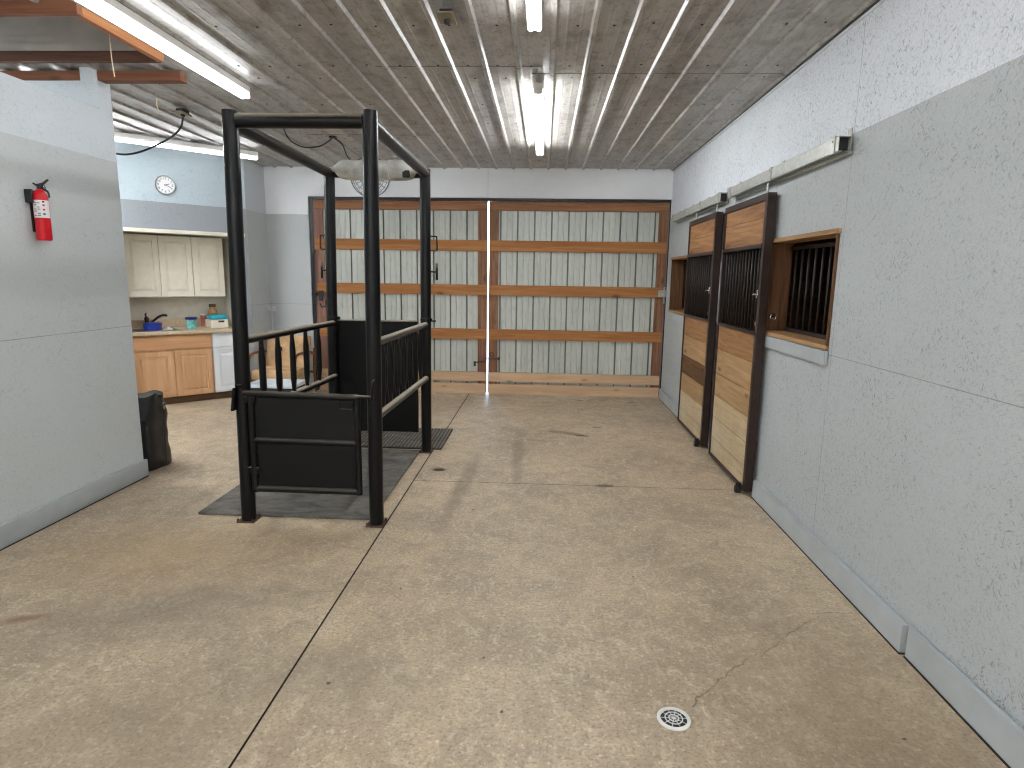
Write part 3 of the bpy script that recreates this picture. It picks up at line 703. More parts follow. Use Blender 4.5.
prof = [(.041,-1.868),(.046,-1.84),(.070,-1.80),(.082,-1.765),(.086,-1.70),(.083,-1.62),(.086,-1.52),(.084,-1.40),(.087,-1.30),(.085,-1.22),(.078,-1.17),(.060,-1.13),(.046,-1.10),(.041,-1.09)]
rl = MB().lathe(prof, (0, YR, 2.525), 'x', 24)
for i, v in enumerate(rl.v):
    rl.v[i] = v+Vector((0, .004*math.sin(v.x*37+v.z*20), .004*math.cos(v.x*29+v.y*25)))
pr_ = tag(R.part(rl, 'padded_roll', M['roll']), 'grey vinyl padded roll')
R.part(MB().box(-1.235, -1.17, YR-.086, YR-.04, 2.455, 2.515, b=.012), 'torn_patch', M['dark'], pr_)
for x in (-1.60, -1.36): R.part(MB().torus((x, YR, 2.525), .086, .004, 'x'), 'seam', M['roll'], pr_)
# side rails with welded bars (bar ends are flattened)
def side(x, ys, sgn, inside):
    for z0, z1 in ((1.205, 1.190), (.728, .700)):
        R.part(MB().tube([(x+sgn*.0, YA+.02, z0), (x, YR-.02, z1)], .026, 14), 'side_rail', M['black'])
    for y in ys:
        t = (y-YA)/(YR-YA); zt = 1.205-.015*t; zb = .728-.028*t
        pts = [(inside, y, zb-.004), (inside, y, zb+.05), (inside, y, zb+.12), (inside, y, zt-.14), (inside, y, zt-.06), (inside, y, zt-.015)]
        R.part(MB().tube(pts, [.024,.024,.023,.023,.024,.024], 12, flat=((1,0,0), [.5,.6,1,1,.6,.5])), 'bar', M['black'])
side(XA, [4.09, 4.35, 4.61, 4.88, 5.16], 1, XA)
side(XB_, [4.10, 4.31, 4.52, 4.74, 4.96, 5.18, 5.40], -1, XB_-.022)
# front gate
ga = MB()
X0, X1 = XA+.022, XB_-.115
ga.tube([(XA-.005, YA-.035, .868), (X1+.01, YA-.035, .858)], .021, 14)
ga.tube([(X0+.02, YA-.035, .235), (X1-.0, YA-.035, .232)], .021, 14).tube([(X0+.02, YA-.035, .562), (X1, YA-.035, .556)], .019, 14)
ga.tube([(X0+.02, YA-.035, .215), (X0+.02, YA-.035, .86)], .021, 14).tube([(X1, YA-.035, .215), (X1, YA-.035, .86)], .021, 14)
gate = R.part(ga, 'gate', M['black_gate'])
R.part(MB().box(X0+.02, X1, YA-.030, YA-.022, .235, .86), 'gate_panel', M['black_flat'], gate)
R.part(MB().tube([(X1-.12, YA-.035, .868), (XB_-.005, YA-.05, .866)], .010, 10).tube([(XB_-.012, YA-.058, .855), (XB_-.008, YA-.075, .90), (XB_+.004, YA-.075, .972), (XB_+.012, YA-.07, .978)], .009, 10), 'latch_rod', M['black'], gate)
R.part(MB().box(X1-.12, X1-.01, YA-.048, YA-.036, .775, .785, b=.001).box(X1-.12, X1-.112, YA-.048, YA-.036, .78, .835, b=.001).box(X1-.03, X1-.022, YA-.048, YA-.036, .78, .835, b=.001), 'latch_plate', M['black'], gate)
for z in (.83, .36):
    hg = MB().tube([(XA+.048, YA-.03, z-.045), (XA+.048, YA-.03, z+.045)], .017, 12).box(XA+.0, XA+.075, YA-.05, YA-.02, z-.02, z+.02, b=.004)
    R.part(hg, 'hinge', M['black'], gate)
fl_ = MB().box(XA-.062, XA-.045, YA-.06, YA+.03, .755, .905, b=.004)
fl_.v = [v+Vector((-(.905-v.z)*.14, 0, 0)) for v in fl_.v]
fl_.tube([(XA-.05, YA-.03, .92), (XA, YA-.055, .92)], .012, 8)
R.part(fl_, 'bracket', M['black_flat'])
# rear gate with its sheet
rg = MB(); Y2 = YR+.075; XA2, XB2 = XA+.005, XB_-.115
rg.tube([(XA2, Y2, 1.20), (XB2, Y2, 1.20)], .020, 12).tube([(XA2, Y2, .19), (XB2, Y2, .19)], .020, 12).tube([(XB2, Y2, .17), (XB2, Y2, 1.21)], .020, 12).tube([(XA2, Y2, .17), (XA2, Y2, 1.21)], .020, 12)
rg.tube([(XA2, Y2+.02, .70), (XB2, Y2+.02, .70)], .019, 12)
g2 = R.part(rg, 'gate', M['black'])
R.part(MB().box(XA2, XB2+.01, Y2-.030, Y2-.020, .175, 1.205), 'gate_panel', M['black_flat'], g2)
R.part(MB().tube([(XB2, Y2, 1.10), (XB_, Y2-.03, 1.10)], .010, 8), 'latch_rod', M['black'], g2)
R.part(MB().tube([(XB_+.03, YR+.0, 1.225), (XB_+.085, YR-.01, 1.225)], .009, 8), 'stop_pin', M['black'])
# tie brackets on the rear posts
for x, sg in ((XA, -1), (XB_, 1)):
    R.part(MB().tube([(x+sg*.03, YR, 1.972), (x+sg*.098, YR, 1.968), (x+sg*.102, YR, 1.86), (x+sg*.098, YR, 1.85)], .0075, 8).tube([(x+sg*.03, YR, 1.846), (x+sg*.10, YR, 1.846)], .006, 8), 'tie_loop', M['black'])
    R.part(MB().tube([(x+sg*.03, YR, 1.665), (x+sg*.10, YR, 1.66)], .009, 8).tube([(x+sg*.098, YR, 1.735), (x+sg*.098, YR, 1.59)], .011, 8), 'tie_pin', M['black'])
    R.part(MB().lathe([(PR+.001,-.012),(PR+.008,-.012),(PR+.008,.012),(PR+.001,.012)], (x, YR, 1.235), n=20, cap=False), 'collar', M['black'])

# rubber mats
m_ = MB().box(-2.315, -1.120, 3.905, 5.575, .0005, .018, b=.005)
# cut the corners where the post feet stand: the mat lies between the feet, lifted a hair over the plates
m_.v = [Vector((v.x, v.y, v.z)) for v in m_.v]
tag(m_.build('rubber_mat', M['rubber']), 'scuffed smooth rubber mat lying under the horse stocks', 'mat', 'rubber mats around the stocks')
r_ = MB().box(-2.10, -.935, 5.655, 6.435, .0005, .012, b=.002)
n = 34
for i in range(n):
    x = -2.085+1.135*i/(n-1); r_.box(x-.008, x+.008, 5.665, 6.425, .011, .020, 1)
tag(r_.build('rubber_mat', [M['rubber_dark'], M['rubber_top']]), 'dark ribbed rubber mat behind the horse stocks', 'mat', 'rubber mats around the stocks')

# ================================================================== LIGHTS
def tube_light(y0, y1, x, label, tubes=2, rz=0, loc=None, group='tube lights on the ceiling', zc=H, st=12.):
    L = y1-y0
    root = empty('tube_light', loc or (x, (y0+y1)/2, zc-.10), rz, label, 'light', group)
    b = MB().box(-.038, .038, -L/2, L/2, .034, .078, b=.006).box(-.022, .022, -L/2, L/2, .025, .036, b=.003)
    b.build('housing', M['fixture'], root)
    xs = (-.0205, .0205) if tubes == 2 else (0,)
    for s in (-1, 1): MB().box(-.034, .034, s*(L/2-.008), s*L/2, -.004, .045, b=.003).build('socket', M['fixture'], root)
    for x_ in xs: MB().tube([(x_, -L/2+.009, 0.006), (x_, L/2-.009, 0.006)], .0165, 10).build('tube', tube_mat(st), root)
    return root
tube_light(2.48, 4.90, -2.290, 'long twin tube light on the left, beside the wooden hatch frame', st=5.)
tube_light(1.18, 3.61, -.080, 'twin tube light in the middle, cut by the top of the photo', st=9.)
tube_light(4.79, 7.04, -.074, 'twin tube light in the middle, in front of the barn doors', st=24.)
for k_, (x_, y_) in enumerate(((-.08, -1.4), (-2.29, -1.0), (.9, -3.6), (-1.2, -3.6), (-2.5, -3.6))):  # unseen lamps added to even out the light in the aisle
    tube_light(y_-1.22, y_+1.22, x_, ('first', 'second', 'third', 'fourth', 'fifth')[k_]+' added tube light for fill over the aisle, unseen behind the camera', st=29.)
tube_light(4.80, 6.10, -4.3, 'added fill tube light over the wash area, hidden by the left partition', st=38.)  # hidden lamp added to brighten the kitchen cabinets
tube_light(4.80, 5.90, -4.9, 'outer added fill tube light over the wash area, hidden by the left partition', st=38.)  # second hidden lamp added as fill for the kitchen side
tube_light(2.2, 4.2, -4.3, 'added tube light inside the tack room, unseen behind the left partition', zc=2.70, st=22.)  # unseen lamp added to light the ceiling hatch from below
ka = Vector((KX, KY, 0))+Vector((.7071, -.7071, 0))*.60
kc = ka+Vector((.7071, .7071, 0))*(-.80)
tube_light(0, 1.50, 0, 'tube light along the diagonal kitchen wall above the clock', 1, -PI/4, (kc.x, kc.y, H-.10), st=5.)
# ceiling hook at the end of the middle light
hk = MB().torus((-.08, 4.52, H-.035), .025, .004, 'x').box(-.12, -.04, 4.49, 4.55, H-.022, H-.012, b=.003).tube([(-.10, 4.56, H-.05), (-.09, 4.66, H-.055)], .004, 6)
tag(hk.build('ceiling_hook', M['galv']), 'small chain hook on the ceiling at the end of the middle light', 'hook')

# junction boxes with their cables
def jbox(x, y, label, group):
    root = empty('junction_box', (x, y, H-.075), 0, label, 'junction box', group)
    MB().box(-.036, .036, -.045, .045, .022, .055, b=.005).build('box_body', M['dark'], root)
    MB().box(-.045, .040, -.10, .05, .014, .021, b=.002).box(.036, .045, -.10, .06, .008, .022, b=.002).build('cover_plate', M['brass'], root)
    MB().lathe([(.018, .016), (.018, .0), (.013, -.006), (0, -.006)], n=14).build('socket', M['dark'], root)
    return root
jbox(-3.165, 5.56, 'dark junction box on the left ceiling with a drooping black cable', 'ceiling junction boxes')
jbox(-.548, 3.58, 'open junction box on the ceiling left of the middle light', 'ceiling junction boxes')
def spline(pts, n=10):
    P = [Vector(p) for p in pts]; P = [2*P[0]-P[1]]+P+[2*P[-1]-P[-2]]; out = []
    for i in range(1, len(P)-2):
        for k in range(n):
            t = k/n; a, b, c, d = P[i-1:i+3]
            out.append(.5*((2*b)+(c-a)*t+(2*a-5*b+4*c-d)*t*t+(3*b-a-3*c+d)*t**3))
    return out+[P[-2]]
c = MB().tube(spline([(-3.165, 5.56, 2.953), (-3.192, 5.56, 2.868), (-3.253, 5.50, 2.772), (-3.384, 5.38, 2.655), (-3.432, 5.2, 2.578), (-3.44, 5.0, 2.55), (-3.44, 4.656, 2.55)]), .008, 8)
tag(c.build('power_cable', M['cable']), 'black cable drooping from the left junction box behind the partition', 'cable')
c = MB().tube(spline([(-2.585, 6.296, H-.004), (-2.543, 6.352, 2.93), (-2.445, 6.431, 2.88), (-2.309, 6.50, 2.90), (-2.24, 6.60, 2.97), (-2.215, 6.66, H-.012)]), .007, 8)
c.tube(spline([(-2.215, 6.66, H-.012), (-2.13, 6.70, 2.96), (-2.12, 6.85, 2.86), (-2.08, 7.15, 2.80), (-2.03, 7.36, 2.80)]), .006, 8)
c.box(-2.25, -2.18, 6.63, 6.69, H-.022, H-.004, b=.003)
tag(c.build('power_cable', M['cable']), 'black cable looping along the ceiling to the fan', 'cable')
c = MB().tube(spline([(-2.66, 3.93, H+.02), (-2.66, 3.935, 2.9), (-2.655, 3.94, 2.80)]), .003, 6).lathe([(0,-.012),(.01,-.006),(.012,.004),(.006,.014),(0,.016)], (-2.66, 3.93, H+.02), n=10)
tag(c.build('pull_cord', M['string']), 'thin pale pull cord hanging from the ceiling hatch', 'pull cord')
c = MB().tube([(-3.185, 5.23, H-.002), (-3.19, 5.232, 2.97), (-3.175, 5.235, 2.90)], .004, 6)
tag(c.build('pull_cord', M['string']), 'short pale pull cord by the left junction box', 'pull cord')

# fan behind the padded roll
FX, FY, FZ = -2.02, 7.34, 2.735; FR = .225
root = empty('ceiling_fan', (FX, FY, FZ), 0, 'round wire caged fan hanging behind the padded roll', 'fan')
cg = MB()
for r_, dy in ((FR, 0), (FR*.96, -.055), (FR*.72, -.085), (FR*.45, -.10), (FR*.22, -.105), (FR*.96, .055), (FR*.6, .09)): cg.torus((0, dy, 0), r_, .0035 if r_ < FR else .006, 'y', 32, 6)
for i in range(20):
    a = 2*PI*i/20; ca, sa = math.cos(a), math.sin(a)
    cg.tube([(FR*k*ca, dy, FR*k*sa) for k, dy in ((.2,-.105),(.45,-.10),(.72,-.085),(.96,-.055),(1,0),(.96,.055),(.6,.09),(.3,.1))], .0025, 5)
cg.build('cage', M['steel'], root)
bl = MB()
for i in range(3):
    a0 = 2*PI*i/3+.4; vs = []
    for r_, w_, tw in ((.04,.16,.5),(.10,.34,.45),(.16,.42,.4),(.19,.30,.35)):
        for t in (-1, 1):
            a = a0+t*w_; vs.append((r_*math.cos(a), -.01+t*.03*tw, r_*math.sin(a)))
    bl.add(vs+[(x, y+.004, z) for x, y, z in vs], [(0,1,3,2),(2,3,5,4),(4,5,7,6),(8,10,11,9),(10,12,13,11),(12,14,15,13),(0,2,10,8),(2,4,12,10),(4,6,14,12),(1,9,11,3),(3,11,13,5),(5,13,15,7),(6,7,15,14),(0,8,9,1)], 0, False)
bl.lathe([(0,-.03),(.035,-.028),(.04,.0),(.04,.02),(0,.02)], (0,0,0), 'y', 16)
bl.build('fan_blades', M['steel'], root)
MB().lathe([(0,.10),(.055,.10),(.06,.06),(.06,.02),(.0,.02)], (0,.005,0), 'y', 18).build('motor', M['dark'], root)
MB().tube([(-.03, .04, .05), (-.03, .03, H-FZ-.012)], .012, 8).box(-.07, .01, -.02, .08, H-FZ-.026, H-FZ-.018, b=.002).tube([(.0,.04,.04),(.04,.03,.16),(.02,.03,.26)], .008, 8).build('bracket', M['dark'], root)

# ================================================================== KITCHEN (local x along the wall, y into it)
def kroot(name, s, d, z, label, cat, group=None):
    p = KM @ Vector((s, d, z)); return empty(name, p, PI/4, label, cat, group)
def raised_door(w, h, t=.02, rail=.055, arch=False):
    """frame-and-panel door standing in the xz plane, face at y=0 towards -y"""
    m = MB(); r = rail
    m.box(0, r, 0, t, 0, h, b=.002).box(w-r, w, 0, t, 0, h, b=.002).box(r, w-r, 0, t, 0, r, b=.002).box(r, w-r, 0, t, h-r, h, b=.002)
    m.box(r-.002, w-r+.002, .009, t-.002, r-.002, h-r+.002)
    i = .028; a, b_, c_, d_ = r+.006, w-r-.006, r+.006, h-r-.006
    m.add([(a,.009,c_),(b_,.009,c_),(b_,.009,d_),(a,.009,d_),(a+i,.002,c_+i),(b_-i,.002,c_+i),(b_-i,.002,d_-i),(a+i,.002,d_-i)],
          [(4,5,6,7),(0,1,5,4),(1,2,6,5),(2,3,7,6),(3,0,4,7)])
    return m
def part(mb, name, mat_, parent, at=(0,0,0)): mb.xf(Matrix.Translation(at)); return mb.build(name, mat_, parent)
UZ0, UZ1, UD = 1.315, 2.064, .42
def wall_cab(s0, s1, nd, label):
    r = kroot('wall_cabinet', s0, UD+.02, UZ0, label, 'cabinet', 'cream wall cabinets'); w_ = s1-s0
    part(MB().box(.001, w_-.001, 0, .325, 0, UZ1-UZ0, b=.002), 'body', M['cream'], r)
    dw = w_/nd
    for i in range(nd): part(raised_door(dw-.006, UZ1-UZ0-.012, .019, .062), 'door', M['cream'], r, (i*dw+.003, -.0195, .004))
wall_cab(-1.305, -.555, 2, 'double cream wall cabinet below the clock')
wall_cab(-.553, -.175, 1, 'single cream wall cabinet beside the stock post')
BD = .15
r = kroot('sink_cabinet', -1.36, BD+.02, 0, 'natural maple sink base cabinet under the counter', 'cabinet', 'base cabinets')
part(MB().box(.001, .899, 0, .56, .095, .872, b=.002), 'body', M['maple'], r)
part(MB().box(.004, .896, -.020, -.0005, .690, .852, b=.004), 'drawer_front', M['maple_x'], r)
for i in (0, 1): part(raised_door(.436, .565, .019, .06), 'door', M['maple'], r, (.008+i*.447, -.0195, .105))
part(MB().box(.001, .899, .06, .075, .0, .095), 'toe_kick', M['toe'], r)
r = kroot('base_cabinet', -.458, BD+.02, 0, 'white base cabinet with a drawer, right of the maple one', 'cabinet', 'base cabinets')
part(MB().box(.001, .365, 0, .56, .095, .872, b=.002), 'body', M['white_cab'], r)
part(MB().box(.006, .360, -.020, -.0005, .690, .860, b=.005), 'drawer', M['white_cab'], r)
part(raised_door(.354, .565, .019, .06), 'door', M['white_cab'], r, (.006, -.0195, .105))
part(MB().box(.001, .365, .06, .075, .0, .095), 'toe_kick', M['toe'], r)
CZ = .874; CT = .914
r = kroot('countertop', AL+.01, .12, CZ, 'beige laminate countertop with backsplash', 'countertop')
SX0, SX1, SY0, SY1 = -1.30, -.80, .19, .58
W_ = AR-AL-.02; cx = lambda s: s-(AL+.01)
ct = MB().box(0, W_, 0, SY0-.12, 0, .04, b=.006).box(0, W_, SY1-.12, .645, 0, .04, b=.002)
ct.box(0, cx(SX0), SY0-.12, SY1-.12, 0, .04).box(cx(SX1), W_, SY0-.12, SY1-.12, 0, .04)
part(ct, 'worktop', M['laminate'], r)
part(MB().box(0, W_, .625, .646, .041, .145, b=.004), 'backsplash', M['laminate'], r)
r = kroot('kitchen_sink', (SX0+SX1)/2, (SY0+SY1)/2, CT, 'stainless drop-in sink in the beige counter', 'sink')
w2, d2 = (SX1-SX0)/2, (SY1-SY0)/2; k = MB()
for x0, x1, y0, y1 in ((-w2-.015, w2+.015, -d2-.015, -d2+.02), (-w2-.015, w2+.015, d2-.02, d2+.015), (-w2-.015, -w2+.02, -d2+.02, d2-.02), (w2-.02, w2+.015, -d2+.02, d2-.02)):
    k.box(x0, x1, y0, y1, .0005, .006, b=.001)
k.box(-w2+.012, -w2+.016, -d2+.016, d2-.016, -.16, .001).box(w2-.016, w2-.012, -d2+.016, d2-.016, -.16, .001).box(-w2+.012, w2-.012, -d2+.012, -d2+.016, -.16, .001).box(-w2+.012, w2-.012, d2-.016, d2-.012, -.16, .001).box(-w2+.012, w2-.012, -d2+.012, d2-.012, -.164, -.16)
part(k, 'basin', M['steel'], r)
part(MB().lathe([(0,.004),(.03,.004),(.035,0)], (0,0,-.160), n=18), 'drain', M['dark'], r)
r = kroot('faucet', -1.075, .625, CT+.0005, 'dark faucet with a long slanted spout behind the sink', 'faucet')
part(MB().lathe([(.034,0),(.034,.012),(.026,.02),(.024,.10),(.027,.125),(.022,.15),(0,.155)], n=18), 'body', M['bronze'], r)
part(MB().tube(spline([(.0,0,.06),(.05,-.03,.085),(.12,-.07,.150),(.17,-.10,.172),(.21,-.12,.165)]), [.014]*40+[.012], 12), 'spout', M['bronze'], r)
part(MB().tube([(0,0,.14),(-.01,.0,.18),(.0,-.01,.20)], [.013,.010,.008], 10), 'handle', M['bronze'], r)
r = kroot('washtub', -1.085, .30, CT+.007, 'blue plastic tub standing over the sink', 'tub')
tb = MB(); rx, ry = .105, .085
for rr, z0, z1 in ((1, 0, .075),):
    pro = [(.86,0),(.95,.06),(1.0,.075),(1.03,.08),(1.0,.082),(.92,.076),(.82,.012),(0,.012)]
    t_ = MB().lathe(pro, n=28); tb.add([(v.x*rx, v.y*ry, v.z) for v in t_.v], t_.f, 0, True)
part(tb, 'tub_wall', M['blue'], r)
part(MB().lathe([(.0,0),(.07,.0),(.075,.01),(.0,.013)], (0,0,.083), n=20), 'lid', M['blue'], r)
r = kroot('soap_dish', -.93, .26, CT+.007, 'small white dish beside the blue tub at the sink', 'dish')
part(MB().box(-.05, .05, -.03, .03, 0, .018, b=.006).lathe([(.02,.018),(.024,.034),(.018,.036),(0,.036)], (.01,0,0), n=14), 'dish_body', M['white_p'], r)
r = kroot('wipes_tub', -.655, .27, CT+.0005, 'mint printed tub with a dark blue lid on the counter', 'tub')
part(MB().lathe([(.047,0),(.055,.004),(.062,.12),(.060,.125),(0,.125)], n=26), 'tub_wall', M['mint'], r)
part(MB().lathe([(.068,.125),(.072,.130),(.072,.148),(.062,.154),(0,.156)], n=26), 'lid', M['navy'], r)
r = kroot('storage_box', -.29, .46, CT+.0005, 'cream storage box with a teal lid at the right end of the counter', 'box')
part(MB().box(-.115, .105, -.11, .12, 0, .105, b=.006), 'box_body', M['cream'], r)
ld = MB().box(-.105, .11, -.115, .12, .106, .165, b=.025)
part(ld, 'lid', M['teal'], r)
part(MB().box(-.02, .055, -.1115, -.108, .068, .092, b=.001), 'label_slot', M['dark'], r)
r = kroot('jar', -.285, .64, CT+.0005, 'tall amber jar standing behind the teal lidded box', 'jar')
part(MB().lathe([(.05,0),(.055,.006),(.055,.20),(.035,.245),(.035,.26),(0,.26)], n=22), 'jar_body', M['kraft'], r)
part(MB().lathe([(.04,.256),(.042,.262),(.042,.292),(0,.295)], n=20), 'lid', M['toe'], r)
r = kroot('tin', -.40, .66, CT+.0005, 'dusty red tin beside the amber jar', 'tin')
part(MB().lathe([(.036,0),(.036,.155),(0,.155)], n=20), 'can', M['redtop'], r)
part(MB().lathe([(.038,.15),(.038,.162),(.03,.166),(0,.166)], n=20), 'lid', M['white_p'], r)
# wall clock, two-eighteen
r = kroot('wall_clock', -.905, -.001, 2.611, 'round white wall clock above the kitchen alcove', 'clock')
part(MB().lathe([(0,0),(.100,0),(.104,-.012),(.108,-.026),(.102,-.034),(.096,-.030),(.095,-.015)], (0,0,0), 'y', 40, cap=False), 'rim', M['clock_rim'], r)
part(MB().lathe([(.0945,-.014),(.0945,-.021),(0,-.0215)], (0,0,0), 'y', 40), 'face', M['clock_face'], r)
def text_mesh(s, size, depth=.0006):
    cu = bpy.data.curves.new('lettering', 'FONT'); cu.body = s; cu.size = size; cu.extrude = depth; cu.align_x = 'CENTER'; cu.align_y = 'CENTER'
    o = bpy.data.objects.new('lettering', cu); COL.objects.link(o); dg = bpy.context.evaluated_depsgraph_get(); dg.update()
    me = bpy.data.meshes.new_from_object(o.evaluated_get(dg)); mb = MB().add([v.co.copy() for v in me.vertices], [list(p.vertices) for p in me.polygons])
    bpy.data.objects.remove(o); bpy.data.meshes.remove(me); bpy.data.curves.remove(cu)
    return mb.xf(Matrix.Rotation(PI/2, 4, 'X'))
for hnum in range(1, 13):
    a = PI/2-2*PI*hnum/12; t = text_mesh(str(hnum), .036); t.xf(Matrix.Translation((.074*math.cos(a), -.0225, .074*math.sin(a)))); part(t, 'numeral', M['ink'], r)
def hand(deg, L, w_, y):
    a = math.radians(90-deg); m = MB().box(-.012, L, y-.0008, y, -w_, w_).xf(Matrix.Rotation(-a, 4, 'Y')); return m
part(hand(69, .045, .0035, -.0245), 'hand', M['ink'], r); part(hand(112, .064, .0026, -.0265), 'hand', M['ink'], r)
part(MB().lathe([(.005,-.0215),(.005,-.029),(0,-.029)], (0,0,0), 'y', 12), 'pin', M['ink'], r)

# white junction and conduit in the corner
root = empty('outlet_box', (XC+.03, D-.035, 1.10), 0, 'small white outlet boxes and conduit in the corner left of the barn doors', 'outlet'); R = Rel(root)
R.part(MB().box(XC+.001, XC+.030, D-.135, D-.065, 1.115, 1.185, b=.006), 'box_body', M['pvc'])
R.part(MB().box(XC+.031, XC+.085, D-.030, D-.001, 1.105, 1.175, b=.006), 'box_body', M['pvc'])
R.part(MB().tube([(XC+.020, D-.020, .30), (XC+.020, D-.020, 1.14), (XC+.05, D-.020, 1.15)], .010, 10), 'conduit', M['pvc'])

# fire extinguisher on the partition
root = empty('fire_extinguisher', (XL+.056, 3.825, 1.808), 0, 'red fire extinguisher with a white label on the left wall', 'fire extinguisher'); root.scale = (.74, .74, .88)
cx_, cr = 0, .056
MB().lathe([(.050,0),(.056,.008),(.056,.285),(.050,.315),(.030,.345),(.020,.352),(0,.352)], n=28).build('cylinder', M['red'], root)
lb = MB(); nseg = 14
def arc_patch(mb, r_, a0, a1, z0, z1, mi=0, n=12):
    vs = []
    for i in range(n+1):
        a = a0+(a1-a0)*i/n; vs += [(r_*math.cos(a), r_*math.sin(a), z0), (r_*math.cos(a), r_*math.sin(a), z1)]
    mb.add(vs, [(2*i, 2*i+2, 2*i+3, 2*i+1) for i in range(n)], mi, True)
arc_patch(lb, .0566, -2.2, .35, .155, .275)
for i in range(7):
    z = .168+i*.014
    for a0, a1 in ((-1.9, -1.45), (-1.40, -1.0)):
        if (i+int(a0*10)) % 3: arc_patch(lb, .0570, a0, a1-random.uniform(0,.12), z, z+.0055, 1, 4)
for z, mi in ((.175, 1), (.205, 2), (.235, 2), (.258, 1)): arc_patch(lb, .0570, -.75, -.45, z, z+.012, mi, 4)
lb.build('label', [M['label'], M['ink'], M['redink']], root)
MB().lathe([(.016,.350),(.018,.352),(.018,.375),(.012,.385),(0,.385)], n=14).build('valve', M['dark'], root)
MB().tube([(.0,-.02,.378),(.005,.035,.392),(.012,.085,.425)], [.008,.009,.007], 8, flat=((1,0,0),[1.4,1.4,1.4])).tube([(.0,-.06,.385),(.0,-.01,.372),(.005,.05,.378)], [.006,.008,.006], 8).build('handle', M['dark'], root)
MB().lathe([(0,-.012),(.017,-.012),(.017,.006),(.0,.008)], (.012,.035,.365), 'x', 14).build('gauge', M['chrome'], root)
MB().tube(spline([(.01,.02,.355),(.03,.05,.34),(.035,.055,.30)]), .008, 8).build('hose', M['dark'], root)
MB().box(-.0745, -.060, -.03, .03, .06, .345, b=.002).box(-.0745, -.01, -.075, -.060, .255, .345, b=.003).box(-.0745, -.066, -.062, .062, .255, .335, b=.002).build('bracket', M['dark'], root)

# tall black bag by the end of the partition
root = empty('equipment_bag', (-3.325, 4.91, 0), 0, 'tall black vinyl bag on the floor behind the partition', 'bag')
bm_ = MB(); nz, na = 22, 48; hh = .625; vs = []
for i in range(nz+1):
    t = i/nz; z = t*hh
    for j in range(na):
        a = 2*PI*j/na; c_, s_ = math.cos(a), math.sin(a)
        q = (abs(c_)**5+abs(s_)**5)**(-1/5)
        k_ = 1+.03*math.sin(3*a+5*t)+.03*math.sin(11*t+2*a)-.07*math.exp(-((t-.52)/.10)**2)*(.5+.5*math.sin(a*2+1))+.02*math.sin(23*t+5*a)
        k_ *= (.95 if i == 0 else 1)
        pin = 1 if t < .72 else 1-.42*((t-.72)/.28)**1.3
        vs.append((.150*q*c_*k_, .155*q*s_*k_*pin, z-(.015*math.sin(4*a) if t > .9 else 0)*t))
fs = [(i*na+j, i*na+(j+1)%na, (i+1)*na+(j+1)%na, (i+1)*na+j) for i in range(nz) for j in range(na)]
bm_.add(vs, fs, 0, True); bm_.add(vs[:na], [tuple(reversed(range(na)))]); bm_.add(vs[-na:], [tuple(range(na))])
bm_.build('bag_body', M['bag'], root)
fp_ = MB(); 
for i in range(9):
    for j in range(13):
        u, w_ = i/8, j/12
        fp_.v.append(Vector((-.15+.30*w_+.008*math.sin(5*u), -.105-.066*u-.006*math.sin(w_*7), .612-.17*u+.012*math.sin(w_*6)))); 
fp_.f = [[i*13+j, i*13+j+1, (i+1)*13+j+1, (i+1)*13+j] for i in range(8) for j in range(12)]
o_ = len(fp_.v); fp_.v += [v+Vector((0, -.006, .004)) for v in fp_.v]; fp_.f += [[a+o_ for a in reversed(f)] for f in fp_.f]
fp_.mi = [0]*len(fp_.f); fp_.sm = [True]*len(fp_.f)
fp_.build('flap', M['bag'], root)
MB().tube(spline([(.150,.03,.60),(.166,.035,.50),(.158,.03,.34),(.166,.02,.18),(.160,.02,.04)]), .010, 8, flat=((1,0,0),[.4]*41)).build('strap', M['dark'], root)
MB().torus((.172, .034, .535), .017, .004, 'x').box(.163, .171, .022, .046, .49, .52, b=.002).build('buckle', M['chrome'], root)

# armchair in the corner behind the stocks
root = empty('armchair', (-3.44, 8.02, 0), 0, 'bentwood armchair with tan cushions in the corner behind the stocks', 'armchair')
q = MB().box(-.29, .29, .08, .20, .36, .80, b=.05); q.v = [v+Vector((0, (v.z-.36)*.28, 0)) for v in q.v]
q.build('back_cushion', M['tan'], root)
MB().box(-.28, .28, -.33, .12, .27, .40, b=.04).build('seat_cushion', M['tan'], root)
for s in (-1, 1):
    MB().tube(spline([(s*.30,.30,.56),(s*.30,.10,.59),(s*.30,-.20,.60),(s*.30,-.33,.56),(s*.30,-.36,.40),(s*.30,-.33,.15),(s*.30,-.34,.012)]), .017, 10, flat=((1,0,0),[1.3]*61)).build('arm', M['bentwood'], root)
    MB().tube(spline([(s*.30,.36,.62),(s*.30,.32,.30),(s*.30,.36,.012)]), .017, 10).build('leg', M['bentwood'], root)
MB().box(-.30, .30, -.33, -.29, .24, .275, b=.005).build('frame_rail', M['bentwood'], root)
MB().box(-.30, .30, .30, .34, .28, .31, b=.005).build('frame_rail', M['bentwood'], root)
MB().box(-.10, -.04, .055, .10, .60, .66, b=.015).build('button_patch', M['dark'], root)
# lidded tote in front of the chair
root = empty('storage_tote', (-3.17, 7.20, 0), 0, 'low dark tote with a pale lid on the floor in front of the armchair', 'tote')
tt = MB().box(-.27, .27, -.20, .20, .0, .30, b=.02); tt.v = [Vector((v.x*(.90+.1*v.z/.3), v.y*(.90+.1*v.z/.3), v.z)) for v in tt.v]
tt.build('tote_body', M['tote'], root)
MB().box(-.29, .29, -.22, .22, .301, .345, b=.014).build('lid', M['lid'], root)
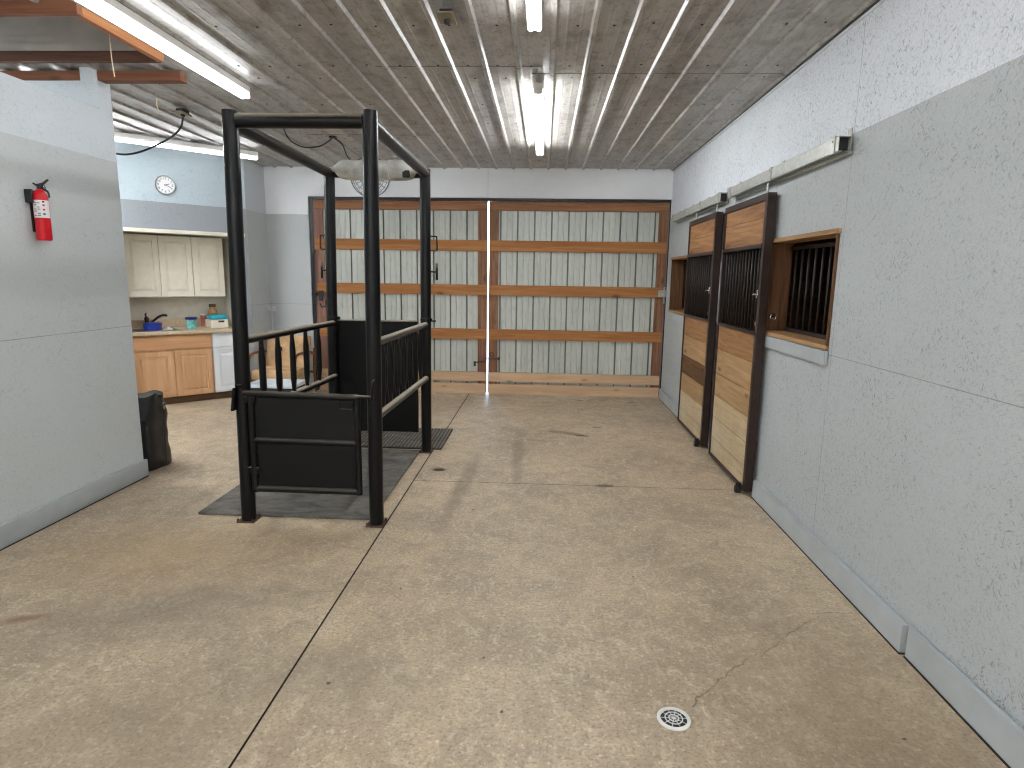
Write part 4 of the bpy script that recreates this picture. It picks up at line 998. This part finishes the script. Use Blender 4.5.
# dark bundle on the floor under the chair edge
# floor drain
root = empty('floor_drain', (.525, 2.112, 0), 0, 'round white floor drain grate in the concrete', 'drain')
MB().lathe([(.062,.0005),(.062,.006),(.058,.008),(.050,.008),(.049,.002)], n=36, cap=False).build('ring', M['white_p'], root)
gt = MB(); gt.lathe([(.006,.0055),(.006,.007),(0,.007)], n=12)
for r0 in (.018, .032): gt.lathe([(r0-.0022,.0058),(r0-.0022,.007),(r0+.0022,.007),(r0+.0022,.0058),(r0-.0022,.0058)], n=32, cap=False)
for i in range(10):
    a = 2*PI*i/10; ca, sa = math.cos(a), math.sin(a)
    gt.add([(.006*ca-.0016*sa,.006*sa+.0016*ca,.007),(.006*ca+.0016*sa,.006*sa-.0016*ca,.007),(.047*ca+.0016*sa,.047*sa-.0016*ca,.007),(.047*ca-.0016*sa,.047*sa+.0016*ca,.007)], [(0,1,2,3)])
gt.build('grate', M['white_p'], root)
MB().lathe([(.0488,.0008),(.0488,.0016),(0,.0016)], n=30).build('well', M['dark'], root)

# ================================================================== WORLD, CAMERA
wd = bpy.data.worlds.new('sky'); scn.world = wd; wd.use_nodes = True; nt = wd.node_tree; nt.nodes.clear()
o = nt.nodes.new('ShaderNodeOutputWorld'); bg = nt.nodes.new('ShaderNodeBackground'); sk = nt.nodes.new('ShaderNodeTexSky')
sk.sky_type = 'NISHITA'; sk.sun_elevation = math.radians(50); sk.sun_rotation = math.radians(150); sk.sun_disc = False
bg.inputs[1].default_value = .9
nt.links.new(sk.outputs[0], bg.inputs[0]); nt.links.new(bg.outputs[0], o.inputs[0])

f_, yaw, pit, rol = 620.88, .0481, .1714, .0149
cy, sy = math.cos(yaw), math.sin(yaw)
fw = Vector((-sy*math.cos(pit), cy*math.cos(pit), -math.sin(pit))); rt = Vector((cy, sy, 0)); up = rt.cross(fw)
r2 = rt*math.cos(rol)+up*math.sin(rol); u2 = -rt*math.sin(rol)+up*math.cos(rol)
cam = bpy.data.cameras.new('camera'); co = bpy.data.objects.new('camera', cam); COL.objects.link(co)
cam.sensor_fit = 'HORIZONTAL'; cam.sensor_width = 36; cam.lens = f_/1024*36; cam.clip_start = .05
mw = Matrix((r2, u2, -fw)).transposed().to_4x4(); mw.translation = (0, 0, CAMH); co.matrix_world = mw
scn.camera = co
scn.view_settings.view_transform = 'Standard'; scn.view_settings.look = 'None'; scn.view_settings.gamma = 1
scn.view_settings.use_curve_mapping = False; scn.view_settings.exposure = 1.68
scn.cycles.max_bounces = 10; scn.cycles.diffuse_bounces = 6; scn.cycles.use_denoising = True; scn.cycles.filter_width = 1.15
